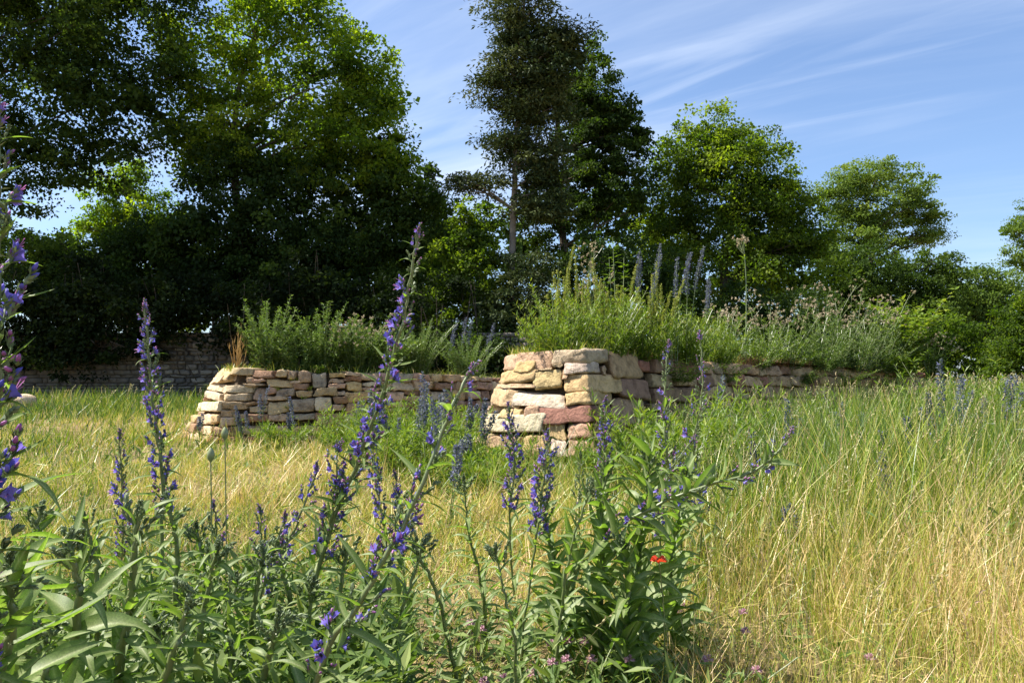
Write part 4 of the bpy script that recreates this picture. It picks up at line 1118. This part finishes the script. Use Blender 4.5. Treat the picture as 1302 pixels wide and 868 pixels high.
def bugloss(label, pts, r0=.006, fl=(.45, 1.0), ncl=34, csize=1.0, nleaf=22, leafL=.12, lf=(.02, .5), seed=0, group=None, protos=None, openness=.8, cat='flower',
            name='bugloss_plant', top=True, droop=.0, upl=.55, leafgrow=0.0, brk=0.5):
    rg = random.Random(seed)
    csize *= .78; ncl = int(ncl * 1.2); openness *= .68
    pts = np.asarray(pts, float)
    base = pts[0]
    root = thing(name, label, cat, base, group)
    T = curve(pts, 34)
    T[1:-1] += np.random.default_rng(seed).normal(0, .0016, T[1:-1].shape)
    seg = np.linalg.norm(np.diff(T, axis=0), axis=1); cum = np.concatenate(((0,), np.cumsum(seg))); tot = cum[-1]
    mb = MB()
    tube(mb, T, np.linspace(r0, r0 * .42, 34), 8, var=.45)
    # stiff hairs on the stem
    ng = np.random.default_rng(seed + 5); m = int(150 * tot / .8)
    k = ng.uniform(0, 32.9, m); i0 = k.astype(int); f = (k - i0)[:, None]
    P = T[i0] * (1 - f) + T[i0 + 1] * f
    leaves(mb, P, rdirs(m, ng), rdirs(m, ng), r0 * 1.9, r0 * .16, .95, fold=0)
    mb.build('stem', M_stem, root, base, smooth=True)
    def at(t):
        s = t * tot; i = int(np.clip(np.searchsorted(cum, s) - 1, 0, 32)); f = (s - cum[i]) / seg[i]
        return T[i] * (1 - f) + T[i + 1] * f, unit(T[i + 1] - T[i])
    az = rg.uniform(0, 6.28)
    def side(tan):
        nonlocal az
        az += 2.399 + rg.uniform(-.3, .3)
        ref = np.array((0, 1, 0)) if abs(tan[1]) < .8 else np.array((1, 0, 0))
        B = unit(np.cross(tan, ref)); N2 = np.cross(tan, B)
        return math.cos(az) * B + math.sin(az) * N2
    protos = protos or LEAVES
    for i in range(nleaf):
        t = lf[0] + (lf[1] - lf[0]) * (i + rg.uniform(0, .8)) / nleaf
        o, tan = at(t); sd = side(tan)
        u = upl * rg.uniform(.5, 1.5)
        X = sd + tan * u + np.array((0, 0, .15 - droop))
        L = leafL * (1 - .5 * (t - lf[0]) / max(lf[1] - lf[0], .1)) * rg.uniform(.7, 1.15)
        if leafgrow: L = leafL * (.5 + .5 * math.sin(math.pi * min(1, .15 + .85 * (t - lf[0]) / (lf[1] - lf[0])))) * rg.uniform(.8, 1.1)
        link('leaf', rg.choice(protos), root, mat=frame_mat(o - base, X, tan * .8 + np.array((0, 0, .6)), L))
    for i in range(ncl):
        q = (i + rg.uniform(0, .6)) / ncl
        t = fl[0] + (fl[1] - fl[0]) * q
        o, tan = at(min(t, .998)); sd = side(tan)
        s = csize * (1.05 - .55 * max(0, (q - .72) / .28)) * rg.uniform(.8, 1.2)
        live = rg.random() < openness * (.5 if q > .85 else 1)
        kinds = CLUSTERS if live else (SPENT + GREENBUD * (1 + (q > .8)) if openness > .1 else GREENBUD)
        link('flower_cluster', rg.choice(kinds), root, mat=frame_mat(o - base + sd * (r0 * .5 + csize * .012 * rg.random() * (1 - q)), sd + tan * .35 + np.array((0, 0, .1)), tan, s))
        if rg.random() < brk:
            link('leaf', rg.choice(protos), root, mat=frame_mat(o - base, sd + tan * .35, tan, csize * .075 * (1.15 - .8 * q) * rg.uniform(.8, 1.3)))
    if top:
        o, tan = at(1.0)
        nb = 9
        for i in range(nb):
            sd = side(tan)
            link('bud', rg.choice(GREENBUD if openness < .1 else SPENT), root, mat=frame_mat(o - base - tan * .004 * (i % 4), sd * .8 + tan * 1.0, tan, csize * rg.uniform(.5, .75)))
    return root

def along(spec):
    """Stem through photo positions, each with its own distance; the foot stands on the ground."""
    return [W(*p) for p in spec]
def foot(px, D): return gp(px, D) - np.array((0, 0, .02))
G1 = 'flowering bugloss stems in the foreground'
G2 = 'bugloss spikes out in the meadow'

def foreground():
    b = bugloss
    b('very near bugloss stem cut by the left edge, its blossoms reaching into the picture', [foot(-60, .95), W(-14, 640, .80), W(-6, 400, .76), W(-5, 150, .74)], .006, (.42, 1), 44, 1.25, 26, .17, (.1, .75), 1, G1, brk=.9)
    b('straight upright bugloss spike with dense blossoms, left of the left stone bed', [foot(208, 1.9), W(207, 640, 1.85), W(196, 520, 1.82), W(184, 392, 1.8)], .0052, (.50, 1), 44, 1.15, 18, .13, (.05, .5), 2, G1)
    b('tallest bugloss stem, rising in a gentle bow against the dark trees', [foot(372, 1.75), W(405, 720, 1.62), W(462, 572, 1.55), W(505, 440, 1.5), W(519, 370, 1.48), W(531, 300, 1.46)], .0055, (.40, 1), 54, 1.15, 34, .12, (.05, .8), 3, G1, openness=.9, brk=1)
    b('thick pale bugloss stem slanting up to a furry green bud top before the stone corner', [foot(330, 1.22), W(402, 860, 1.12), W(454, 770, 1.10), W(505, 680, 1.10), W(551, 580, 1.11), W(577, 515, 1.12), W(597, 474, 1.13)], .0052, (.45, .98), 26, 1.05, 36, .12, (.2, .97), 4, G1, openness=.85, upl=.3, brk=1)
    b('short side stem with three loose blue blossoms left of the tallest stem', [W(418, 690, 1.6), W(424, 640, 1.58), W(428, 600, 1.56), W(430, 568, 1.55)], .003, (.3, 1), 11, 1.0, 5, .07, (0, .5), 5, G1)
    b('nodding blossom stem low between the leafy plants and the tallest stem', [foot(330, 1.9), W(350, 735, 1.75), W(378, 665, 1.7), W(402, 598, 1.68)], .004, (.5, 1), 18, 1.05, 22, .09, (.1, .9), 6, G1)
    b('small blue-tipped stem beside the nodding one', [foot(300, 1.7), W(332, 760, 1.62), W(348, 700, 1.6), W(362, 660, 1.6)], .004, (.7, 1), 9, 1.0, 22, .09, (.1, .9), 7, G1)
    b('slender half-faded spike behind the thick slanting stem', [foot(500, 2.5), W(492, 690, 2.4), W(478, 620, 2.4), W(474, 556, 2.4)], .004, (.45, 1), 28, 1.2, 14, .11, (.05, .6), 8, G1, openness=.5)
    b('dark-budded short spike just left of the stone corner', [foot(520, 2.5), W(512, 700, 2.45), W(508, 650, 2.4), W(503, 606, 2.4)], .0035, (.5, 1), 20, 1.2, 12, .10, (.05, .6), 9, G1, openness=.6)
    b('full blue spike in front of the lower left stones of the corner', [foot(655, 2.9), W(648, 660, 2.7), W(654, 590, 2.65), W(647, 520, 2.6)], .0045, (.55, 1), 34, 1.4, 20, .15, (.05, .6), 10, G1)
    b('blue spike leaning left, right of the full one, with narrow lower leaves', [foot(660, 2.15), W(666, 800, 2.1), W(682, 680, 2.08), W(690, 620, 2.08), W(696, 556, 2.08)], .0042, (.62, 1), 32, 1.2, 20, .13, (.05, .62), 11, G1)
    b('bugloss spike standing before the shaded right face of the stone corner', [foot(772, 3.6), W(766, 640, 3.4), W(768, 570, 3.35), W(770, 512, 3.3)], .005, (.4, 1), 34, 1.6, 18, .16, (.05, .5), 12, G1, openness=.75)
    b('green leafless-topped bud spike between the two corner spikes', [foot(738, 3.2), W(736, 660, 3.1), W(738, 580, 3.05)], .004, (.5, 1), 18, 1.3, 16, .12, (.05, .6), 13, G1, openness=.05)
    b('dark small spike at the left, in front of the straight upright one', [foot(160, 2.6), W(156, 660, 2.5), W(152, 555, 2.45)], .004, (.4, 1), 26, 1.25, 12, .12, (.05, .5), 14, G1, openness=.35)
    b('low dark spike right of the straight upright one', [foot(282, 2.2), W(276, 700, 2.1), W(272, 645, 2.05)], .004, (.6, 1), 14, 1.15, 16, .10, (.05, .8), 15, G1, openness=.15)
    b('low bud spike with violet tip beside the dark small one', [foot(330, 2.3), W(331, 720, 2.2), W(331, 650, 2.15)], .004, (.6, 1), 12, 1.15, 16, .10, (.05, .8), 16, G1, openness=.45)
    # the sprawling broad-leaved plant right of the middle
    b('sprawling pale stem lying over to the right and ending in a curled tip', [foot(700, 2.35), W(728, 735, 2.05), W(790, 668, 1.95), W(870, 626, 1.9), W(950, 602, 1.88), W(985, 578, 1.86), W(1003, 553, 1.85)], .0052, (.5, 1), 22, 1.1, 54, .17, (.1, .95), 17, G1, protos=WIDE + BROAD, openness=.6, upl=.7)
    b('tall reddish stem crossing the shaded wall, with scattered blue blossoms and many leaves', [foot(868, 3.2), W(858, 640, 3.05), W(846, 560, 3.0), W(846, 490, 3.0), W(850, 440, 3.0)], .0055, (.3, 1), 30, 1.5, 30, .15, (.05, .8), 18, G1, openness=.45, brk=.9)
    b('leafy branch of blue blossoms right of the tall reddish stem', [foot(880, 3.1), W(892, 660, 2.9), W(882, 570, 2.85), W(893, 500, 2.8), W(890, 430, 2.8)], .0045, (.35, 1), 24, 1.4, 16, .13, (.1, .7), 19, G1, openness=.45)
    b('short forked stem of deep blue blossoms in front of the tall reddish one', [foot(842, 2.6), W(838, 660, 2.45), W(852, 600, 2.42), W(880, 560, 2.4)], .004, (.4, 1), 18, 1.2, 14, .12, (.05, .7), 20, G1, openness=.7)
    # leafy plants without blossoms
    L = lambda label, pts, n, ln, seed, r=.007, protos=BROAD, **k: b(label, pts, r, (.93, 1), 6, 1.2, int(n * 2.1), ln * .86, (.05, 1.0), seed, 'leafy plants in the foreground', protos=protos, openness=.0, name='leafy_plant', cat='plant', brk=0, **k)
    L('stout upright leafy stem with a woolly bud top at the lower left', [foot(135, 1.40), W(150, 860, 1.22), W(165, 760, 1.18), W(176, 655, 1.16)], 34, .15, 41, .009)
    L('leafy stem with long drooping silvery leaves at the left edge', [foot(60, 1.25), W(95, 800, 1.08), W(98, 740, 1.06), W(88, 690, 1.05)], 26, .20, 42, .007, WIDE + BROAD)
    L('nearest broad-leaved plant in the lower left corner', [foot(-40, 1.05), W(-10, 900, .92), W(15, 800, .88), W(10, 720, .86)], 22, .22, 43, .008, WIDE + BROAD)
    L('low leafy stem in front of the stout upright one', [foot(170, 1.25), W(205, 880, 1.14), W(232, 800, 1.12), W(240, 748, 1.12)], 26, .13, 44)
    L('leafy stem left of the bottom middle with grey folded leaves', [foot(250, 1.45), W(250, 840, 1.34), W(262, 760, 1.32), W(276, 700, 1.3)], 30, .13, 45)
    L('bushy leafy stem under the nodding blossom', [foot(330, 1.55), W(318, 830, 1.45), W(325, 760, 1.42), W(334, 705, 1.4)], 30, .12, 46)
    L('short leafy stem right of the bushy one', [foot(400, 1.6), W(385, 850, 1.5), W(392, 790, 1.48), W(396, 745, 1.46)], 26, .12, 47)
    L('leafy plant at the bottom edge under the thick slanting stem', [foot(335, 1.3), W(330, 890, 1.2), W(345, 830, 1.18), W(352, 790, 1.17)], 26, .13, 48)
    L('leafy plant hugging the bottom left edge', [foot(65, 1.15), W(75, 920, 1.03), W(60, 860, 1.0), W(45, 800, .99)], 22, .17, 49, .007, WIDE + BROAD)
    L('mid-height leafy stem behind the stout upright one', [foot(215, 1.8), W(220, 780, 1.66), W(225, 700, 1.62), W(212, 640, 1.6)], 28, .13, 50)
    L('grey leafy stem between the left edge and the stout upright one', [foot(120, 1.7), W(118, 800, 1.58), W(124, 730, 1.55), W(108, 660, 1.52)], 26, .14, 51)
    L('narrow-leaved stalk right of the thick slanting stem', [foot(592, 1.95), W(560, 770, 1.86), W(530, 700, 1.82), W(508, 640, 1.8)], 26, .12, 52, .0055, LEAVES)
    L('narrow-leaved stalk in the middle of the straw', [foot(620, 2.4), W(612, 740, 2.3), W(596, 680, 2.25), W(590, 612, 2.2)], 28, .14, 53, .005, LEAVES)
    L('narrow-leaved stalk leaning right below the corner spikes', [foot(700, 2.05), W(716, 760, 1.98), W(728, 690, 1.95), W(752, 620, 1.92)], 26, .13, 54, .005, LEAVES)
    L('leafy stem at the very bottom left of the stout upright one', [foot(95, 1.35), W(110, 880, 1.25), W(122, 820, 1.22), W(130, 780, 1.2)], 26, .14, 60, .007, WIDE + BROAD)
    L('grey-leaved stem between the two low stems at the bottom left', [foot(215, 1.4), W(212, 900, 1.28), W(206, 850, 1.25), W(200, 800, 1.24)], 26, .13, 61)
    L('leafy stem with a crooked tip below the low dark spike', [foot(285, 1.5), W(292, 860, 1.42), W(286, 800, 1.4), W(300, 740, 1.4)], 26, .12, 62)
    L('broad tuft at the bottom under the bushy leafy stem', [foot(300, 1.38), W(300, 920, 1.28), W(292, 880, 1.26), W(296, 830, 1.26)], 26, .13, 63)
    L('small leafy shoot at the foot of the tallest blossom stem', [foot(420, 1.75), W(424, 800, 1.65), W(432, 750, 1.63), W(440, 700, 1.62)], 26, .11, 64)
    L('leafy shoot close by the nodding blossom stem', [foot(372, 1.75), W(368, 780, 1.66), W(360, 730, 1.64), W(352, 690, 1.64)], 26, .11, 65)
    L('leafy stem behind the drooping silvery leaves at the left', [foot(20, 1.6), W(30, 780, 1.48), W(40, 700, 1.45), W(52, 650, 1.45)], 28, .15, 66)
    L('grey leafy shoot behind the low dark spike', [foot(262, 2.0), W(262, 760, 1.9), W(258, 710, 1.88), W(250, 672, 1.87)], 26, .13, 67)
    L('narrow-leaved stalk at the bottom edge right of the slanting stem', [foot(520, 1.65), W(505, 820, 1.58), W(520, 750, 1.55), W(540, 690, 1.54)], 24, .11, 68, .0045, LEAVES)
    L('drooping narrow-leaved stalk between the middle straw stalks', [foot(650, 1.8), W(655, 820, 1.72), W(640, 750, 1.7), W(630, 700, 1.7)], 22, .11, 69, .0045, LEAVES)
    fresh = lambda label, pts, n, ln, seed: L(label, pts, int(n * 1.25), ln * 1.35, seed, .006, WIDE + BROAD, upl=1.0)
    fresh('bright green upright leaf tuft at the foot of the sprawling stem', [foot(760, 2.15), W(766, 740, 2.08), W(764, 660, 2.05), W(772, 592, 2.03)], 30, .15, 55)
    fresh('bright broad-leaved tuft beside the poppy', [foot(812, 2.2), W(812, 740, 2.12), W(818, 660, 2.08), W(826, 580, 2.05)], 32, .16, 56)
    fresh('leaf tuft leaning left from the sprawling stem foot', [foot(722, 2.3), W(712, 760, 2.2), W(700, 690, 2.16), W(690, 640, 2.14)], 26, .14, 57)
    fresh('lush green tuft right of the upright leaf tuft, half in shade', [foot(850, 2.35), W(852, 730, 2.25), W(862, 660, 2.2), W(872, 600, 2.18)], 28, .15, 58)
    fresh('low leaf tuft over the dark hollow', [foot(790, 2.0), W(796, 800, 1.94), W(800, 740, 1.92), W(790, 690, 1.9)], 26, .14, 59)
    # spikes further out
    k = 300
    def far(label, px, py, D, lean=0.0, blue=.95, n=3, nl=30, r=.022, group=G2):
        nonlocal k; k += 1
        bs = gp(px - lean * 40, D); H = W(px, py, D)[2] - bs[2]
        herb('bugloss_plant', label, 'flower', bs, H, n=n, spread=.04, splay=.10, leafL=.10, leafW=.014, nl=nl, t1=.6, mat=M_bluegreen, seed=k, group=group,
             spike=(.5, min(r, .0045 * D), int(180 * blue), M_bluespike, min(.022, .0045 * D)), lean=(lean, 0), r=.004)
    for px, py, D, ln, n, w in ((546, 466, 5.6, 0, 2, 'tall blue-grey spike left of the near bed'), (562, 488, 5.8, .05, 2, 'blue-grey spike paired with the tall one left of the near bed'), (574, 550, 4.2, .1, 2, 'small blue spike low at the near bed left foot'),
                             (618, 500, 6.6, .25, 3, 'hazy blue spikes leaning onto the near bed left flank'), (600, 545, 6.2, 0, 3, 'low hazy spike at the near bed left foot'),
                             (334, 486, 9.8, 0, 2, 'slim violet spike in front of the left bed wall'), (312, 512, 9.6, -.1, 3, 'grey spikes at the left bed pale corner'), (372, 520, 9.9, .05, 2, 'short spike before the left bed, right of the slim violet one'),
                             (258, 522, 9.8, 0, 2, 'greyish spike at the flared end of the left bed'), (384, 500, 8.5, 0, 1, 'lone thin spike before the greenish stones of the left bed'),
                             (455, 505, 8.8, 0, 3, 'dull blue spikes before the left bed, nearest to its plain middle stones'), (478, 490, 8.0, .05, 3, 'taller dull spikes before the left bed beside the tallest blossom stem'),
                             (500, 512, 7.4, -.1, 3, 'short dull spikes in the gap between the tallest and the slanting stem'), (528, 480, 6.6, 0, 3, 'dense grey-blue spikes left of the tall blue-grey pair'), (590, 500, 7.2, .1, 3, 'grey-blue spikes between the tall pair and the near bed'),
                             (1272, 470, 6.0, .05, 3, 'blue spikes by the right edge of the meadow'), (1246, 500, 6.4, -.1, 2, 'small blue spike left of the right edge spikes'), (1188, 452, 5.4, -.15, 4, 'wiry mauve spikes in front of the leafy sapling'),
                             (1212, 468, 5.8, .15, 3, 'arching mauve spikes right of the wiry ones'), (1160, 520, 4.6, -.3, 3, 'leaning grey stem of faded blossoms in the right meadow'), (1128, 560, 3.6, -.05, 2, 'dark drooping blue spike in the right meadow'),
                             (1078, 505, 6.2, 0, 3, 'blue spikes before the middle of the right wall'), (1010, 500, 5.6, 0, 3, 'scattered blue blossoms before the rusty wall edge'), (960, 540, 4.4, 0, 3, 'blue blossoms in the grass right of the tall reddish stem'),
                             (1018, 628, 3.2, .05, 2, 'small grey-blue bugloss in the right meadow grass'), (905, 470, 6.6, 0, 3, 'mauve flowering stem reaching over the wall by the rusty edge'), (1232, 545, 5.0, 0, 2, 'pale blue spike low in the right meadow')):
        far(w, px, py, D, ln, n=n)
    # green stand between the beds
    for px, py, D, w in ((540, 520, 6.4, 'grassy green stand left of the near bed'), (600, 560, 5.6, 'green stand at the near bed left foot'), (505, 525, 6.8, 'green weeds in the gap between the beds'), (470, 528, 7.6, 'green weeds before the left bed beside the dull spikes'), (560, 515, 7.0, 'tall green weeds between the two beds'), (620, 545, 6.2, 'green weeds against the near bed left flank'),
                         (930, 520, 7.0, 'dense green weeds at the foot of the rusty wall edge'), (880, 560, 5.6, 'green weeds behind the tall reddish stem'), (848, 468, 4.6, 'leafy weeds around the tall reddish stem before the shaded wall'), (888, 474, 5.2, 'leafy weeds behind the branch of blue blossoms'), (820, 520, 5.0, 'low weeds at the foot of the shaded corner face'), (1205, 442, 7.4, 'tall weeds rising out of the meadow below the leafy sapling'), (1250, 458, 7.0, 'bushy weeds at the meadow rim near the right edge'), (1290, 446, 6.6, 'tall green weeds cut by the right edge'), (1170, 470, 8.0, 'leafy weeds in front of the right wall end'), (1030, 476, 7.0, 'uneven tall weeds before the right wall middle'), (940, 470, 6.4, 'tall weeds left of the weeds before the rusty wall edge'), (980, 502, 7.6, 'weeds before the rusty wall edge, right of the dense green ones'), (1040, 497, 8.4, 'weeds hiding the foot of the right wall middle'), (1095, 494, 8.8, 'weeds before the wall under the darker green clump'), (1148, 492, 9.0, 'tall weeds before the right wall end'), (905, 500, 6.3, 'tall green weeds next to the shaded corner face'), (448, 500, 9.0, 'tall weeds before the plain middle of the left bed wall'), (490, 492, 8.6, 'tall weeds behind the tallest blossom stem'), (528, 490, 8.2, 'tall weeds before the right half of the left bed wall'), (575, 492, 8.0, 'tall weeds covering the right end of the left bed wall'), (360, 530, 9.7, 'weeds along the left bed foot'), (430, 535, 10.0, 'taller weeds along the left bed right half')):
        k += 1
        bs = gp(px, D); H = max(W(px, py, D)[2] - bs[2], .25)
        herb('herb_clump', w, 'plant', bs, H, n=40, spread=.28, splay=.22, leafL=.10, leafW=.018, nl=36, up=.7, taper=.3, var=.55, mat=M_fresh, seed=k, r=.003, hv=.28)
    for px, py, D, w in ((1172, 595, 3.7, 'dried reddish dock clump in the right meadow'), (1182, 640, 3.3, 'second reddish dried clump, lower and in front of the other')):
        k += 1
        bs = gp(px, D); H = W(px, py, D)[2] - bs[2]
        herb('dock_plant', w, 'plant', bs, H, n=9, spread=.05, splay=.3, nl=10, leafL=.05, leafW=.008, mat=M_rust, stem=M_rust, seed=k, spike=(.6, .02, 110, M_rust, .014), r=.003)
    for i, (px, py, D, w) in enumerate(((112, 480, 17, 'green thistle at the far edge of the left lawn'), (215, 600, 3.0, 'feathery weed low behind the upright spike'), (1075, 660, 2.9, 'pale weed amid the right meadow grass'),
                         (772, 770, 1.95, 'low feathery herb at the bottom beside the dark hollow'), (735, 800, 1.8, 'small ferny herb at the bottom middle'), (885, 800, 1.85, 'grey-green thistly herb at the bottom right of the hollow'))):
        k += 1
        bs = gp(px, D); H = max(W(px, py, D)[2] - bs[2], .12)
        herb('thistle_plant', w, 'plant', bs, H, n=12, spread=.07, splay=.5, leafL=.06, leafW=.014, nl=22, mat=M_bluegreen, seed=k, r=.0025, hv=.5)
foreground()

def small_flowers():
    rg = np.random.default_rng(3)
    # the poppy
    c = W(838, 714, 1.95); base = gp(840, 1.97)
    root = thing('poppy', 'single red poppy beside the bright broad-leaved tuft', 'flower', base)
    mb = MB(); tube(mb, curve([base, base * .4 + c * .6 + np.array((.01, .01, .0)), c], 8), .0018, 5); mb.build('stem', M_stem, root, base, smooth=True)
    for q in range(4):
        a = q * math.pi / 2 + .4; A = np.array((math.cos(a), math.sin(a), .5)); B = np.array((-math.sin(a), math.cos(a), 0))
        V = []
        for i in range(4):
            t = i / 3
            for j in range(5):
                s = (j - 2) / 2
                V.append(c + unit(A) * .019 * t * (1 - .22 * s * s) + B * .018 * s * (t ** .6) + np.array((0, 0, .006 * math.sin(3 * s + q) * t)))
        Q = [(i * 5 + j, i * 5 + j + 1, i * 5 + j + 6, i * 5 + j + 5) for i in range(3) for j in range(4)]
        mb = MB(); mb.add(V, Q=Q, var=rg.uniform(.2, .9)); mb.build('petal', M_poppy, root, base, smooth=True)
    mb = MB(); leaves(mb, np.tile(c + (0, 0, .004), (24, 1)), rdirs(24, rg) + (0, 0, .8), rdirs(24, rg), .009, .003, .1); mb.build('stamen_tuft', M_bark, root, base)
    # two blurred green seed capsules on stalks
    for px, py, D, w in ((268, 578, 1.75, 'green bud capsule on a thin stalk, the lower left of two'), (286, 551, 1.9, 'green bud capsule on a thin stalk, the upper right of two')):
        c = W(px, py, D); base = gp(px + 3, D)
        root = thing('poppy_bud', w, 'bud', base)
        mb = MB(); tube(mb, curve([base, base * .5 + c * .5 + np.array((.008, 0, 0)), c - (0, 0, .012)], 8), .0015, 5); mb.build('stem', M_stem, root, base, smooth=True)
        mb = MB(); t = np.linspace(0, 1, 8); tube(mb, c + np.stack((0 * t, 0 * t, (t - .5) * .032), 1), .0085 * np.sin(math.pi * (t * .9 + .05)) ** .8, 8, var=.75); mb.build('capsule', M_stem, root, base, smooth=True)
    # clover heads
    mb = MB(); d = rdirs(46, rg); d[:, 2] = np.abs(d[:, 2]) * 1.2 - .3
    leaves(mb, d * .002, d, rdirs(46, rg), .0095, .0035, rg.uniform(0, 1, 46)); head = mb.mesh('flower_head', M_clover)
    for i, (px, py) in enumerate([(862, 776), (720, 838), (752, 838), (702, 842), (820, 765), (868, 770), (945, 778), (948, 802), (962, 852), (615, 866), (640, 862), (598, 792), (1106, 836), (900, 838), (612, 800), (700, 818), (676, 856), (742, 815), (722, 815), (800, 838)]):
        D = (CAMZ - .12) / ((py - HOR) / F)
        c = W(px, py, D); base = np.array((c[0] + .004, c[1], float(gz(c[0], c[1]))))
        root = thing('clover_flower', 'tiny pink clover head in the straw at the bottom of the meadow', 'flower', base, 'pink clover heads')
        mb = MB(); tube(mb, [base, (base + c) / 2 + (.003, 0, 0), c], .001, 4); mb.build('stem', M_stem, root, base)
        h = link('flower_head', head, root, c - base); h.scale = (1.35, 1.35, 1.2)
    # white yarrow-like flecks on the right meadow
    mb = MB(); a = rg.uniform(0, 6.28, 40); r = np.sqrt(rg.random(40)) * .022
    P = np.stack((np.cos(a) * r, np.sin(a) * r, rg.normal(0, .002, 40)), 1)
    leaves(mb, P, np.stack((np.cos(a), np.sin(a), a * 0 + .2), 1), np.tile((0, 0, 1.), (40, 1)), .008, .006, .5); umbel = mb.mesh('flower_head', M_white)
    for px, D in ((1100, 7.2), (1120, 7.6), (1142, 7.0), (1085, 8.0), (1160, 8.2), (1055, 7.4), (1215, 5.6), (1240, 6.2), (1262, 5.0), (1290, 4.6), (1180, 6.4)):
        base = gp(px, D); c = base + np.array((rg.normal(0, .03), 0, rg.uniform(.48, .62)))
        root = thing('yarrow', 'small white flat flower head above the tall grass of the right meadow', 'flower', base, 'white flower heads in the right meadow')
        mb = MB(); tube(mb, [base, (base + c) / 2 + (.006, 0, 0), c], .0018, 4); mb.build('stem', M_stem, root, base)
        link('flower_head', umbel, root, c - base)
    # pale stone lying at the far edge of the lawn
    P, Q = cube_grid(5, 4, 3); R = P / (np.sum(np.abs(P) ** 3, 1) ** (1 / 3))[:, None]
    R = R + np.array([noise.noise_vector(Vector(p) * 1.3) for p in R]) * .18
    c = gp(28, 21); mb = MB(); mb.add(c + (0, 0, .26) + R * np.array((.36, .3, .20)), Q=Q)
    o = mb.build('boulder', M_stone, None, c, smooth=True); o.color = (*CREAM, 1)
    tag(o, 'pale boulder at the far left edge of the lawn before the old wall', 'boulder')
small_flowers()
